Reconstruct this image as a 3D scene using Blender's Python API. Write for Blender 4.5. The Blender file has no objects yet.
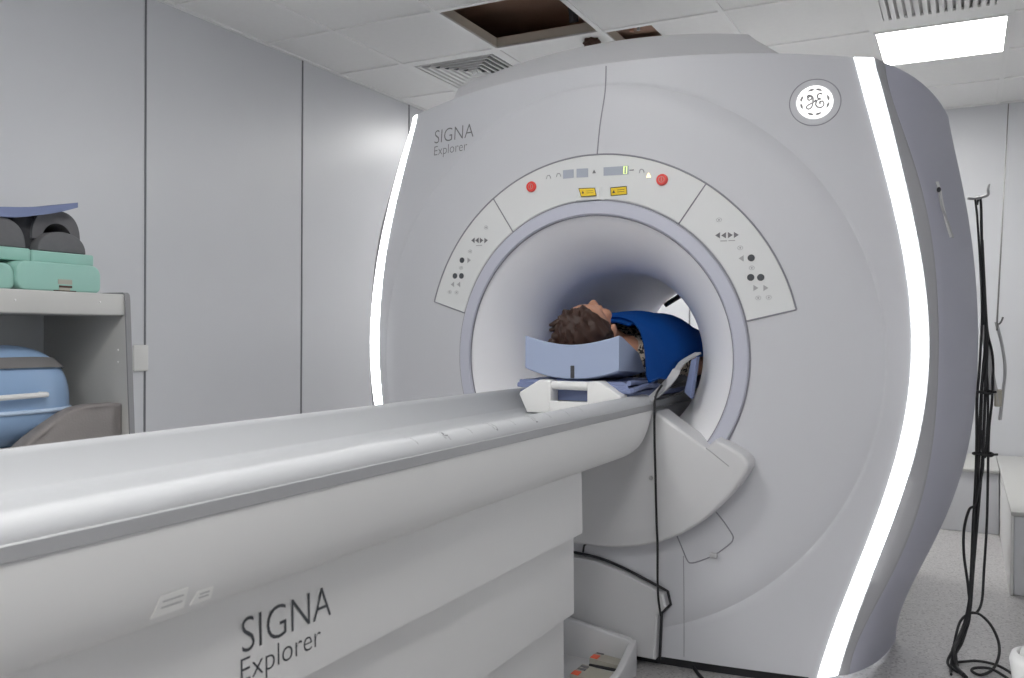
import bpy, bmesh, math, random
import numpy as np
from mathutils import Vector, Matrix
random.seed(7)
C = bpy.context.scene.collection
PI = math.pi
# ------------------------------------------------------------------ camera
F, YAW, PITCH, ROLL = 871.0, math.radians(27.47), math.radians(.42), math.radians(.357)
CAM = np.array([1.07, 0.0, 1.06])
def _axes():
    cy, sy = math.cos(YAW), math.sin(YAW)
    f = np.array([-sy*math.cos(PITCH), cy*math.cos(PITCH), -math.sin(PITCH)])
    r = np.array([cy, sy, 0.0]); u = np.cross(r, f)
    return math.cos(ROLL)*r+math.sin(ROLL)*u, -math.sin(ROLL)*r+math.cos(ROLL)*u, f
RX, UP, FW = _axes()
def ray(x, y): return FW+(x-512)/F*RX-(y-339)/F*UP
def onY(x, y, Y): d = ray(x, y); return CAM+d*((Y-CAM[1])/d[1])
def onX(x, y, X): d = ray(x, y); return CAM+d*((X-CAM[0])/d[0])
def onZ(x, y, Z): d = ray(x, y); return CAM+d*((Z-CAM[2])/d[2])
cd = bpy.data.cameras.new('camera'); cam = bpy.data.objects.new('camera', cd); C.objects.link(cam)
cam.matrix_world = Matrix(((RX[0], UP[0], -FW[0], CAM[0]), (RX[1], UP[1], -FW[1], CAM[1]), (RX[2], UP[2], -FW[2], CAM[2]), (0, 0, 0, 1)))
cd.sensor_width = 36; cd.lens = F/1024*36; cd.clip_start = .02
cd.dof.use_dof = True; cd.dof.focus_distance = 2.95; cd.dof.aperture_fstop = 7.1
bpy.context.scene.camera = cam
# ------------------------------------------------------------------ materials
def mat(name, col, rough=.5, spec=.5, var=0, vscale=8, bump=0, bscale=200, metal=0, col2=None, trans=0, sub=0, sheen=0):
    m = bpy.data.materials.new(name); m.use_nodes = True
    nt = m.node_tree; b = nt.nodes['Principled BSDF']
    b.inputs['Base Color'].default_value = (*col, 1); b.inputs['Roughness'].default_value = rough
    b.inputs['Specular IOR Level'].default_value = spec; b.inputs['Metallic'].default_value = metal
    if trans: b.inputs['Transmission Weight'].default_value = trans
    if sub:
        b.inputs['Subsurface Weight'].default_value = sub; b.inputs['Subsurface Radius'].default_value = (.01, .01, .01)
    if sheen: b.inputs['Sheen Weight'].default_value = sheen
    if var or col2:
        tc = nt.nodes.new('ShaderNodeTexCoord'); n = nt.nodes.new('ShaderNodeTexNoise'); n.inputs['Scale'].default_value = vscale; n.inputs['Detail'].default_value = 4
        mx = nt.nodes.new('ShaderNodeMix'); mx.data_type = 'RGBA'
        c2 = col2 or tuple(max(0, c*(1-var)) for c in col)
        mx.inputs['A'].default_value = (*col, 1); mx.inputs['B'].default_value = (*c2, 1)
        nt.links.new(tc.outputs['Object'], n.inputs['Vector']); nt.links.new(n.outputs['Fac'], mx.inputs['Factor']); nt.links.new(mx.outputs['Result'], b.inputs['Base Color'])
    if bump:
        tc = nt.nodes.new('ShaderNodeTexCoord'); n = nt.nodes.new('ShaderNodeTexNoise'); n.inputs['Scale'].default_value = bscale
        bp = nt.nodes.new('ShaderNodeBump'); bp.inputs['Strength'].default_value = bump; bp.inputs['Distance'].default_value = .002
        nt.links.new(tc.outputs['Object'], n.inputs['Vector']); nt.links.new(n.outputs['Fac'], bp.inputs['Height']); nt.links.new(bp.outputs['Normal'], b.inputs['Normal'])
    return m
def emit(name, col, strength):
    m = bpy.data.materials.new(name); m.use_nodes = True; nt = m.node_tree
    b = nt.nodes['Principled BSDF']; b.inputs['Base Color'].default_value = (.8, .8, .8, 1)
    b.inputs['Emission Color'].default_value = (*col, 1); b.inputs['Emission Strength'].default_value = strength
    return m
M = {
 'wall': mat('wall_laminate', (.65, .66, .685), .34, .5, .04, 3),
 'seam': mat('wall_seam', (.17, .175, .19), .5),
 'tile': mat('ceiling_tile', (.86, .86, .85), .9, .2, .05, 40, .3, 300),
 'grid': mat('ceiling_grid', (.84, .84, .83), .5),
 'edge': mat('tile_edge', (.50, .45, .38), .9),
 'void': mat('void_lifted_brown', (.55, .38, .29), .95, .1, col2=(.36, .24, .18), vscale=5),  # brown lifted to stand in for light that misses the void
 'pipe': mat('copper_pipe', (.45, .22, .14), .45, metal=.4),
 'rag': mat('brown_insulation', (.10, .055, .04), .95, col2=(.05, .025, .02), vscale=30),
 'cover': mat('scanner_cover', (.565, .57, .60), .42, .45, bump=.05, bscale=500),
 'coverw': mat('scanner_white', (.59, .59, .60), .4, .45),
 'flare': mat('bore_flare', (.90, .90, .92), .4, .45),
 'ring': mat('ring_lavender', (.50, .51, .59), .35, .5),
 'side': mat('side_lavender', (.46, .465, .54), .45, .4),
 'trim': mat('corner_trim', (.41, .41, .43), .45, .4),  # darker than the front cover: shade of the turned side is in the colour
 'crest': mat('top_cover', (.58, .58, .60), .5, .4),
 'panel': mat('control_panel', (.68, .69, .69), .38, .4),
 'dseam': mat('cover_gap', (.27, .27, .30), .6),
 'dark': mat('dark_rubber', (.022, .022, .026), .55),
 'black': mat('black_cable', (.012, .012, .014), .5),
 'gcable': mat('grey_cable', (.42, .42, .43), .5),
 'table': mat('table_white', (.69, .69, .685), .42, .45, bump=.03, bscale=400),
 'trayw': mat('tray_white', (.42, .43, .445), .5, .5),
 'rail': mat('rail_grey', (.36, .365, .375), .4, .5),
 'railw': mat('rail_white', (.47, .48, .495), .55, .5),
 'text': mat('lettering', (.06, .066, .075), .5),
 'icon': mat('icon_grey', (.16, .16, .17), .5),
 'icong': mat('icon_pale', (.38, .38, .39), .5),
 'icong2': mat('grille_back', (.75, .75, .75), .7),
 'lcd': mat('display_grey', (.38, .41, .48), .3),
 'red': mat('stop_red', (.72, .06, .05), .35),
 'yellow': mat('label_yellow', (.75, .52, .01), .5),
 'floor': mat('floor_vinyl', (.50, .49, .485), .32, .5, col2=(.40, .39, .39), vscale=220),
 'cab': mat('cabinet_white', (.52, .52, .505), .4),
 'cabin': mat('cabinet_inside', (.76, .78, .79), .45),
 'cabtrim': mat('cabinet_grey_trim', (.24, .24, .25), .5),
 'mint': mat('mint_pad', (.32, .55, .485), .42, .4, sub=.3),
 'foamd': mat('charcoal_foam', (.075, .075, .082), .85, .2, .3, 60, .4, 400),
 'foamg': mat('grey_foam', (.155, .155, .163), .85, .2, .15, 60, .4, 400),
 'bluegrey': mat('bluegrey_foam', (.20, .24, .40), .7, .3, .06, 20, .15, 500),
 'pillow': mat('pillow_foam', (.34, .40, .55), .75, .3, .04, 20, .15, 500),
 'coil': mat('blue_shell', (.27, .40, .60), .35, .5, .05, 4),
 'coilw': mat('pale_blue_trim', (.50, .62, .78), .4),
 'strap': mat('grey_webbing', (.17, .165, .165), .8, bump=.4, bscale=300),
 'sack': mat('taupe_fabric', (.26, .24, .235), .75, .3, .1, 12, .3, 150),
 'drape': mat('blue_drape', (.004, .066, .30), .8, .1, .25, 18, .5, 260),
 'skin': mat('skin', (.52, .27, .18), .5, .4, .12, 25, sub=.1),
 'hair': mat('brown_hair', (.018, .009, .007), .55, .4, col2=(.05, .018, .010), vscale=30),
 'pedal': mat('pedal_beige', (.42, .40, .34), .5),
 'orange': mat('orange_mark', (.8, .13, .06), .5),
 'lamp': emit('lamp_diffuser', (1, .99, .97), 20),
 'lampside': emit('strip_diffuser', (.97, .99, 1), 10),
 'badge': emit('badge_face', (1, .98, .95), 1.25),
 'digit': emit('green_digit', (.75, 1, .05), 1.2),
 'amber': emit('amber_lamp', (1, .75, .3), 2.2),
 'white': mat('white_plastic', (.74, .74, .73), .4),
 'plate': mat('plate_white', (.72, .72, .70), .4),
 'sticker': mat('sticker_paper', (.80, .80, .78), .5),
 'chrome': mat('grey_metal', (.35, .35, .36), .35, metal=.6),
}
# speckles in the floor vinyl
def speckle(m):
    nt = m.node_tree; b = nt.nodes['Principled BSDF']
    tc = nt.nodes.new('ShaderNodeTexCoord'); v = nt.nodes.new('ShaderNodeTexVoronoi'); v.inputs['Scale'].default_value = 170
    rp = nt.nodes.new('ShaderNodeValToRGB'); rp.color_ramp.interpolation = 'CONSTANT'
    rp.color_ramp.elements[0].color = (.44, .43, .43, 1); rp.color_ramp.elements[1].position = .72; rp.color_ramp.elements[1].color = (.29, .28, .28, 1)
    e = rp.color_ramp.elements.new(.86); e.color = (.52, .51, .50, 1)
    sp = nt.nodes.new('ShaderNodeSeparateColor')
    nt.links.new(tc.outputs['Object'], v.inputs['Vector']); nt.links.new(v.outputs['Color'], sp.inputs['Color'])
    nt.links.new(sp.outputs[0], rp.inputs['Fac']); nt.links.new(rp.outputs['Color'], b.inputs['Base Color'])
speckle(M['floor'])
def leopard():
    m = mat('leopard_cloth', (.45, .40, .34), .8); nt = m.node_tree; b = nt.nodes['Principled BSDF']
    tc = nt.nodes.new('ShaderNodeTexCoord'); v = nt.nodes.new('ShaderNodeTexNoise'); v.inputs['Scale'].default_value = 75; v.inputs['Detail'].default_value = 2
    rp = nt.nodes.new('ShaderNodeValToRGB'); rp.color_ramp.interpolation = 'CONSTANT'
    rp.color_ramp.elements[0].color = (.03, .025, .022, 1); rp.color_ramp.elements[1].position = .47; rp.color_ramp.elements[1].color = (.55, .48, .40, 1)
    nt.links.new(tc.outputs['Object'], v.inputs['Vector']); nt.links.new(v.outputs['Fac'], rp.inputs['Fac']); nt.links.new(rp.outputs['Color'], b.inputs['Base Color'])
    return m
M['leopard'] = leopard()
def hairmat(m):
    nt = m.node_tree; n = [x for x in nt.nodes if x.type == 'TEX_NOISE'][0]
    mp = nt.nodes.new('ShaderNodeMapping'); mp.inputs['Scale'].default_value = (3.0, .7, 1.2)
    tc = [x for x in nt.nodes if x.type == 'TEX_COORD'][0]
    nt.links.new(tc.outputs['Object'], mp.inputs['Vector']); nt.links.new(mp.outputs['Vector'], n.inputs['Vector'])
hairmat(M['hair'])
# ------------------------------------------------------------------ mesh builder
ORG = {}
def crom(pts, n=8, closed=False):
    P = [np.array(p, float) for p in pts]; out = []; L = len(P)
    if L < 3 and not closed:
        return [P[0]+(P[-1]-P[0])*t for t in np.linspace(0, 1, n+1)]
    for i in range(L if closed else L-1):
        if closed: a, b, c, d = P[(i-1) % L], P[i], P[(i+1) % L], P[(i+2) % L]
        else: a, b, c, d = P[max(i-1, 0)], P[i], P[i+1], P[min(i+2, L-1)]
        for k in range(n):
            t = k/n
            out.append(.5*((2*b)+(c-a)*t+(2*a-5*b+4*c-d)*t*t+(3*b-a-3*c+d)*t**3))
    if not closed: out.append(P[-1])
    return out
class MB:
    def __init__(s): s.v = []; s.f = []; s.m = []
    def add(s, vs, fs, m=0):
        o = len(s.v); s.v += [tuple(float(c) for c in v) for v in vs]; s.f += [tuple(i+o for i in f) for f in fs]; s.m += [m]*len(fs); return s
    def grid(s, rows, m=0, cu=False, cv=False):          # rows[i][j]; cu closes along j, cv along i
        R, K = len(rows), len(rows[0]); vs = [p for r in rows for p in r]; fs = []
        for i in range(R if cv else R-1):
            for j in range(K if cu else K-1):
                a, b = i*K+j, i*K+(j+1) % K; c, d = ((i+1) % R)*K+(j+1) % K, ((i+1) % R)*K+j
                fs.append((a, b, c, d))
        return s.add(vs, fs, m)
    def box(s, lo, hi, m=0):
        x0, y0, z0 = lo; x1, y1, z1 = hi
        return s.add([(x0,y0,z0),(x1,y0,z0),(x1,y1,z0),(x0,y1,z0),(x0,y0,z1),(x1,y0,z1),(x1,y1,z1),(x0,y1,z1)],
                     [(0,3,2,1),(4,5,6,7),(0,1,5,4),(1,2,6,5),(2,3,7,6),(3,0,4,7)], m)
    def bbox(s, lo, hi, bev=.004, m=0, seg=3):           # box with rounded edges
        bm = bmesh.new(); lo, hi = np.array(lo, float), np.array(hi, float)
        bmesh.ops.create_cube(bm, size=1)
        for v in bm.verts: v.co = Vector((lo+hi)/2+np.array(v.co)*(hi-lo))
        bmesh.ops.bevel(bm, geom=bm.edges[:], offset=min(bev, .49*min(hi-lo)), segments=seg, profile=.5, affect='EDGES')
        bm.verts.index_update(); s.add([v.co[:] for v in bm.verts], [[v.index for v in f.verts] for f in bm.faces], m); bm.free(); return s
    def prism(s, a, b, m=0, cap=True):                    # two corresponding loops
        n = len(a); fs = [(i, (i+1) % n, n+(i+1) % n, n+i) for i in range(n)]
        if cap: fs += [tuple(range(n))[::-1], tuple(range(n, 2*n))]
        return s.add(list(a)+list(b), fs, m)
    def bprism(s, a, b, bev, m=0, seg=3):
        bm = bmesh.new(); t = MB().prism(a, b)
        vs = [bm.verts.new(v) for v in t.v]
        for f in t.f: bm.faces.new([vs[i] for i in f])
        bmesh.ops.recalc_face_normals(bm, faces=bm.faces[:])
        caps = set(e for f in bm.faces if len(f.verts) == len(a) and len(a) != 4 or f in list(bm.faces)[-2:] for e in f.edges)
        bmesh.ops.bevel(bm, geom=list(caps), offset=bev, segments=seg, profile=.5, affect='EDGES')
        bm.verts.index_update(); s.add([v.co[:] for v in bm.verts], [[v.index for v in f.verts] for f in bm.faces], m); bm.free(); return s
    def tube(s, path, r, m=0, n=8, sm=6, closed=False, cap=True, flat=None):
        P = crom(path, sm, closed) if sm else [np.array(p, float) for p in path]
        rs = r if hasattr(r, '__len__') else None; L = len(P); rows = []; up = None
        for i, p in enumerate(P):
            a, b = (P[i-1], P[(i+1) % L]) if closed else (P[max(i-1, 0)], P[min(i+1, L-1)])
            t = b-a; t = t/(np.linalg.norm(t)+1e-12)
            if up is None: up = np.array([0, 0, 1.]) if abs(t[2]) < .9 else np.array([1., 0, 0])
            u = up-t*np.dot(up, t); u /= np.linalg.norm(u)+1e-12; up = u; w = np.cross(t, u)
            rr = np.interp(i/(L-1), np.linspace(0, 1, len(rs)), rs) if rs is not None else r
            fl = flat or 1
            rows.append([p+u*math.cos(2*PI*k/n)*rr+w*math.sin(2*PI*k/n)*rr*fl for k in range(n)])
        s.grid(rows, m, cu=True, cv=closed)
        if cap and not closed:
            o = len(s.v); s.add(rows[0]+rows[-1], [tuple(range(n))[::-1], tuple(range(n, 2*n))], m)
        return s
    def ellip(s, c, r, m=0, nu=24, nv=14, fn=None):
        rows = []
        for i in range(nv+1):
            t = PI*i/nv; row = []
            for j in range(nu):
                a = 2*PI*j/nu; d = np.array([math.sin(t)*math.cos(a), math.sin(t)*math.sin(a), math.cos(t)])
                p = np.array(c)+d*np.array(r)
                row.append(fn(d, p) if fn else p)
            rows.append(row)
        return s.grid(rows, m, cu=True)
    def cone(s, a, b, ra, rb, m=0, n=16):                # capsule with two radii
        a, b = np.array(a, float), np.array(b, float); t = (b-a)/np.linalg.norm(b-a)
        u = np.cross(t, [0, 0, 1.] if abs(t[2]) < .9 else [1., 0, 0]); u /= np.linalg.norm(u); w = np.cross(t, u); rows = []
        for k in range(7):
            q = PI/2*(1-k/6); rows.append((a-t*ra*math.sin(q), ra*math.cos(q)+1e-5))
        for k in range(7):
            q = PI/2*k/6; rows.append((b+t*rb*math.sin(q), rb*math.cos(q)+1e-5))
        return s.grid([[c+u*r*math.cos(2*PI*j/n)+w*r*math.sin(2*PI*j/n) for j in range(n)] for c, r in rows], m, cu=True)
    def build(s, name, mats, parent=None, smooth=35, org=None, weld=True):
        po = ORG.get(parent.name, np.zeros(3)) if parent else np.zeros(3)
        V = np.array(s.v)
        if org is None: org = po if parent else np.array([(V[:,0].min()+V[:,0].max())/2, (V[:,1].min()+V[:,1].max())/2, V[:,2].min()])
        org = np.array(org, float)
        me = bpy.data.meshes.new(name); me.from_pydata([tuple(v) for v in V-org], [], s.f)
        if not isinstance(mats, (list, tuple)): mats = [mats]
        for mm in mats: me.materials.append(M[mm] if isinstance(mm, str) else mm)
        me.polygons.foreach_set('material_index', s.m)
        bm = bmesh.new(); bm.from_mesh(me)
        if weld: bmesh.ops.remove_doubles(bm, verts=bm.verts[:], dist=1e-5)
        bmesh.ops.dissolve_degenerate(bm, edges=bm.edges[:], dist=1e-7)
        bmesh.ops.recalc_face_normals(bm, faces=bm.faces[:]); bm.to_mesh(me); bm.free()
        if smooth:
            me.polygons.foreach_set('use_smooth', [True]*len(me.polygons)); me.set_sharp_from_angle(angle=math.radians(smooth))
        o = bpy.data.objects.new(name, me); C.objects.link(o)
        ORG[o.name] = org; o.location = org-po
        if parent: o.parent = parent
        return o
def tag(o, label, cat=None, group=None, kind=None):
    if label: o['label'] = label
    if cat: o['category'] = cat
    if group: o['group'] = group
    if kind: o['kind'] = kind
    return o
def thing(name, label, cat, loc, group=None):
    o = bpy.data.objects.new(name, None); o.empty_display_size = .1; C.objects.link(o)
    o.location = loc; ORG[o.name] = np.array(loc, float); return tag(o, label, cat, group)
def struct(o): o['kind'] = 'structure'; return o
def text_verts(body, size=1):
    cu = bpy.data.curves.new('t', 'FONT'); cu.body = body; cu.size = size; cu.resolution_u = 4; cu.offset = -.012
    ob = bpy.data.objects.new('t', cu); C.objects.link(ob)
    dg = bpy.context.evaluated_depsgraph_get(); dg.update()
    me = bpy.data.meshes.new_from_object(ob.evaluated_get(dg))
    vs = np.array([v.co[:] for v in me.vertices]); fs = [tuple(p.vertices) for p in me.polygons]
    bpy.data.objects.remove(ob); bpy.data.curves.remove(cu); bpy.data.meshes.remove(me)
    return vs, fs
def add_text(mb, body, fn, w=None, h=None, m=0, thick=.0012, ref=None):
    """fn(u, v, off) -> point ; u 0..w, v from the base line; h is the cap height."""
    vs, fs = text_verts(body); cap = text_verts('E')[0][:, 1].max()
    x0, x1 = vs[:, 0].min(), vs[:, 0].max()
    sx = w/(x1-x0) if w else h/cap; sy = h/cap if h else sx
    U = (vs[:, 0]-x0)*sx; Vv = vs[:, 1]*sy
    mb.add([fn(a, b, thick) for a, b in zip(U, Vv)], fs, m)
    return mb
# ------------------------------------------------------------------ room
XW, ZC, YB, XR, YN = -1.955, 2.45, 5.98, 2.9, -1.6
GX = [.125+.555*k for k in range(-4, 6)]; GY = [3.205+.555*k for k in range(-9, 6)]
struct(MB().box((XW-.1, YN-.1, -.1), (XR+.1, YB+.1, 0)).build('floor', 'floor', smooth=0))
w = MB().box((XW-.1, YN, 0), (XW, YB, ZC+.5), 0)
for k in range(-4, 4):
    y = 2.508+.963*k
    if YN < y < YB: w.box((XW-.001, y-.004, 0), (XW+.0025, y+.004, ZC), 1); w.box((XW, y+.004, 0), (XW+.004, y+.010, ZC), 0)
struct(w.build('wall_left', ['wall', 'seam'], smooth=0))
w = MB().box((XW-.1, YB, 0), (XR+.1, YB+.1, ZC+.5), 0)
for x in (-1.6, -.64, .32, 2.24): w.box((x-.005, YB-.003, 0), (x+.005, YB+.001, ZC), 1)
struct(w.build('wall_back', ['wall', 'seam'], smooth=0))
struct(MB().box((XR, YN, 0), (XR+.1, YB, ZC+.5)).build('wall_right', 'wall', smooth=0))
struct(MB().box((XW-.1, YN-.1, 0), (XR+.1, YN, ZC+.5)).build('wall_front', 'wall', smooth=0))
holes = {(-.985, 3.205): 'open', (-.43, 3.76): 'open', (-1.54, 3.76): 'vent', (.68, 3.76): 'grille', (.68, 4.315): 'lamp',
         (-1.54, 4.87): 'lamp', (-.43, 4.87): 'lamp', (-.43, .985): 'lamp', (-.43, -.68): 'lamp', (.68, -1.235): 'lamp', (.68, -.125): 'lamp'}
def kind(x, y):
    for (a, b), k in holes.items():
        if abs(a-x) < .01 and abs(b-y) < .01: return k
t = MB(); xs = [XW]+[g for g in GX if XW < g < XR]+[XR]; ys = [YN]+[g for g in GY if YN < g < YB]+[YB]
for i in range(len(xs)-1):
    for j in range(len(ys)-1):
        x0, x1, y0, y1 = xs[i], xs[i+1], ys[j], ys[j+1]
        if kind(x0, y0) is None: t.box((x0+.006, y0+.006, ZC+.004), (x1-.006, y1-.006, ZC+.024), 0)
        elif kind(x0, y0) == 'open':
            for a, b in (((x0, y0), (x0+.012, y1)), ((x1-.012, y0), (x1, y1)), ((x0, y1-.012), (x1, y1)), ((x0, y0), (x1, y0+.012))):
                t.box((a[0], a[1], ZC+.004), (b[0], b[1], ZC+.05), 1)
t.box((-.20, 3.766, ZC+.004), (.119, 4.309, ZC+.024), 0)
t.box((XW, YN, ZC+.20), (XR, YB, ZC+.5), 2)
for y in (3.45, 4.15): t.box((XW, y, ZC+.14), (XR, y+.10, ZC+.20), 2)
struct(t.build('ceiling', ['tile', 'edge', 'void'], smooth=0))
g = MB()
for x in GX: g.box((x-.012, YN, ZC-.002), (x+.012, YB, ZC+.008))
for y in GY: g.box((XW, y-.012, ZC-.0025), (XR, y+.012, ZC+.0075))
for a, b in (((XW, YN), (XW+.02, YB)), ((XW, YB-.02), (XR, YB))): g.box((a[0], a[1], ZC-.003), (b[0], b[1], ZC+.006))
struct(g.build('trim_1', 'grid', smooth=0))
struct(MB().box((XW, YB-.012, 0), (XR, YB, .08)).build('baseboard_back', 'wall', smooth=0))
struct(MB().box((XW, YN, 0), (XW+.012, YB, .08)).build('baseboard_left', 'wall', smooth=0))
lamp_labels = {(.68, 4.315): 'bright square ceiling lamp beside the louvred grille, upper right',
 (-1.54, 4.87): 'square ceiling lamp hidden behind the scanner on its left',
 (-.43, 4.87): 'square ceiling lamp hidden behind the middle of the scanner',
 (-.43, .985): 'square ceiling lamp out of frame above the table',
 (-.43, -.68): 'unseen square ceiling lamp added behind the camera on the left for frontal light',  # added lamp, throws frontal light into the bore flare
 (.68, -.125): 'unseen square ceiling lamp added right above the camera to brighten the front',  # extra lamp put in to brighten table side and scanner front
 (.68, -1.235): 'unseen square ceiling lamp added behind the camera on the right for frontal light'}  # second added rear lamp, frontal light on the scanner
for (x, y), k in holes.items():
    x1, y1 = x+.555, y+.555; cx, cy = x+.2775, y+.2775
    if k == 'lamp':
        o = thing('ceiling_lamp', lamp_labels[(x, y)], 'lamp', (cx, cy, ZC-.01), 'square lamps in the ceiling grid')
        f = MB()
        for a, b in (((x+.004, y+.004), (x1-.004, y+.015)), ((x+.004, y1-.015), (x1-.004, y1-.004)), ((x+.004, y+.015), (x+.015, y1-.015)), ((x1-.015, y+.015), (x1-.004, y1-.015))):
            f.box((a[0], a[1], ZC-.01), (b[0], b[1], ZC+.03))
        f.build('frame', 'grid', o, 0)
        MB().box((x+.016, y+.016, ZC-.006), (x1-.016, y1-.016, ZC+.01)).build('diffuser', 'lamp', o, 0)
        MB().box((x+.014, y+.014, ZC+.012), (x1-.014, y1-.014, ZC+.07)).build('housing', 'grid', o, 0)
# square four-way air diffuser
x, y = -1.54, 3.76; o = thing('air_diffuser', 'square ceiling air diffuser with dark slots beside the open tile', 'vent', (x+.2775, y+.2775, ZC))
MB().box((x+.012, y+.012, ZC+.05), (x+.543, y+.543, ZC+.06)).build('backing', 'dark', o, 0)
fr = MB()
def sqring(mb, c, a, b, z0, z1, m=0):                  # square ring from half size a (z0) to b (z1)
    A = [(c[0]+sx*a, c[1]+sy*a, z0) for sx, sy in ((-1,-1),(1,-1),(1,1),(-1,1))]; B = [(c[0]+sx*b, c[1]+sy*b, z1) for sx, sy in ((-1,-1),(1,-1),(1,1),(-1,1))]
    mb.add(A+B, [(i, (i+1) % 4, 4+(i+1) % 4, 4+i) for i in range(4)], m)
cc = (x+.2775, y+.2775)
sqring(fr, cc, .27, .235, ZC-.003, ZC-.004); sqring(fr, cc, .235, .233, ZC-.004, ZC+.05); fr.build('frame', 'grid', o, 0)
for k in range(6):
    s_ = MB(); h = .221-.036*k; sqring(s_, cc, h, h-.013, ZC-.004, ZC-.002); sqring(s_, cc, h-.013, h-.016, ZC-.002, ZC+.012); s_.build('louvre', 'grid', o, 0)
MB().box((cc[0]-.012, cc[1]-.012, ZC-.004), (cc[0]+.012, cc[1]+.012, ZC+.01)).build('core', 'grid', o, 0)
# louvred grille beside the lamp
x, y = .68, 3.76; o = thing('return_grille', 'pale ceiling grille with rows of slots in front of the lamp', 'vent', (x+.2775, y+.2775, ZC))
p = MB()
x0, x1, y0, y1 = x+.008, x+.547, y+.008, y+.547; z = ZC-.003
p.box((x0, y0, z), (x1, y+.10, z+.01)); p.box((x0, y1-.13, z), (x1, y1, z+.01)); p.box((x0, y+.10, z), (x0+.05, y1-.13, z+.01)); p.box((x1-.05, y+.10, z), (x1, y1-.13, z+.01))
p.build('frame', 'grid', o, 0)
MB().box((x0, y0, z+.03), (x1, y1, z+.034)).build('backing', 'icong2', o, 0)
nl = 14
for k in range(nl):
    xa = x0+.05+(x1-x0-.1)*k/nl; ww = (x1-x0-.1)/nl
    MB().add([(xa+.004, y+.10, z), (xa+ww*.70, y+.10, z), (xa+ww*.95, y+.10, z+.02), (xa+.004, y1-.13, z), (xa+ww*.70, y1-.13, z), (xa+ww*.95, y1-.13, z+.02)], [(0, 1, 4, 3), (1, 2, 5, 4)]).build('louvre', 'grid', o, 0)
# things showing in the open ceiling cells
tag(MB().tube([(-.335, 3.90, ZC+.03), (-.33, 3.905, ZC+.1), (-.33, 3.91, ZC+.199)], .011, n=12).build('copper_pipe', 'pipe'), 'orange copper pipe in the small dark ceiling opening above the scanner', 'pipe')
tag(MB().tube([(-.30, 3.90, ZC+.03), (-.30, 3.905, ZC+.1), (-.30, 3.91, ZC+.199)], .008, n=12).build('grey_conduit', 'gcable'), 'thin grey conduit next to the copper pipe in the small opening', 'pipe')
tag(MB().ellip((-.515, 3.86, ZC-.012), (.04, .05, .035), fn=lambda d, q: q+d*.008*math.sin(9*d[0]+5*d[1])*math.cos(8*d[2])).build('insulation_scrap', 'rag'), 'small brown lump of insulation poking out beside the ceiling openings', 'insulation')
tag(MB().tube([(-.55, 3.72, ZC+.05), (-.55, 3.70, ZC+.12), (-.56, 3.68, ZC+.199)], .022, n=10).build('hanger_rod', 'dark'), 'dark hanger inside the large brown ceiling opening', 'hanger')
# ------------------------------------------------------------------ scanner
X0, XC, Z0 = -.01, -.025, .98
def lean(z, x): return 0.048*min(max((z-1.30)/.55, 0), 1)**2*min(abs(x)/.8, 1.1)**2
def Yf(x, z=1.0): return 2.66+.1*(min(abs(x-X0), 1.0)/.9)**2+lean(z, x-X0)
def S(x, z, off=0): return (x, Yf(x, z)-off, z)
def FP(px, py):
    Y = 2.68
    for _ in range(6): p = onY(px, py, Y); Y = Yf(p[0], p[2])
    return p[0], p[2]
def Pol(r, a, off=0): a = math.radians(a); return S(XC+r*math.cos(a), Z0+r*math.sin(a), off)
def conv(pix, y):
    out = []
    for px_, py_ in pix:
        Y = y
        for _ in range(6): p = onY(px_, py_, Y); Y = y+lean(p[2], .85)
        out.append((p[2], p[0]-X0))
    return out
T_in = conv([(855,60),(866,100),(879,150),(892,200),(900.5,240),(908,280),(911,317),(911,350),(909,385),(905,420),(902,440),(882,496),(857,572),(829,640),(819,676)], 2.752)
T_out = conv([(873,62),(884,100),(897,150),(908,200),(917,240),(924,280),(927,317),(927.5,350),(925.5,385),(922,420),(919,440),(899,496),(874,572),(847,640),(837,676)], 2.774)
T_bev = conv([(885,66),(900,120),(926,211),(940,317),(938,370),(935,420),(924,488),(895,572),(868,618),(849,678)], 2.81)
T_side = [(z, x-X0) for z, x in [(1.85,1.0),(1.796,1.026),(1.618,1.041),(1.447,1.076),(1.312,1.10),(1.179,1.108),(.978,1.104),(.777,1.097),(.61,1.068),(.404,1.004),(.131,.888),(.06,.872),(0,.866)]]
def fit(tab, deg=6):
    c = np.polyfit([a for a, b in tab], [b for a, b in tab], deg); lo, hi = min(a for a, b in tab), max(a for a, b in tab)
    return lambda z: float(np.polyval(c, min(max(z, lo), hi)))
x_in, x_out, x_bev, x_side = fit(T_in), fit(T_out), fit(T_bev), fit(T_side)
def ztop(x): return 1.938-.060*(min(abs(x-X0), .9)/.85)**2.2
ZB = .035
scan = thing('mri_scanner', 'large white and lavender MRI scanner with glowing side strips and round bore', 'scanner', (X0, 3.1, 0))
NT = 60; TT = np.linspace(0, 1, NT)
zin_t = ztop(X0+x_in(1.86))
def zf(t): return zin_t+(ZB-zin_t)*t
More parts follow.
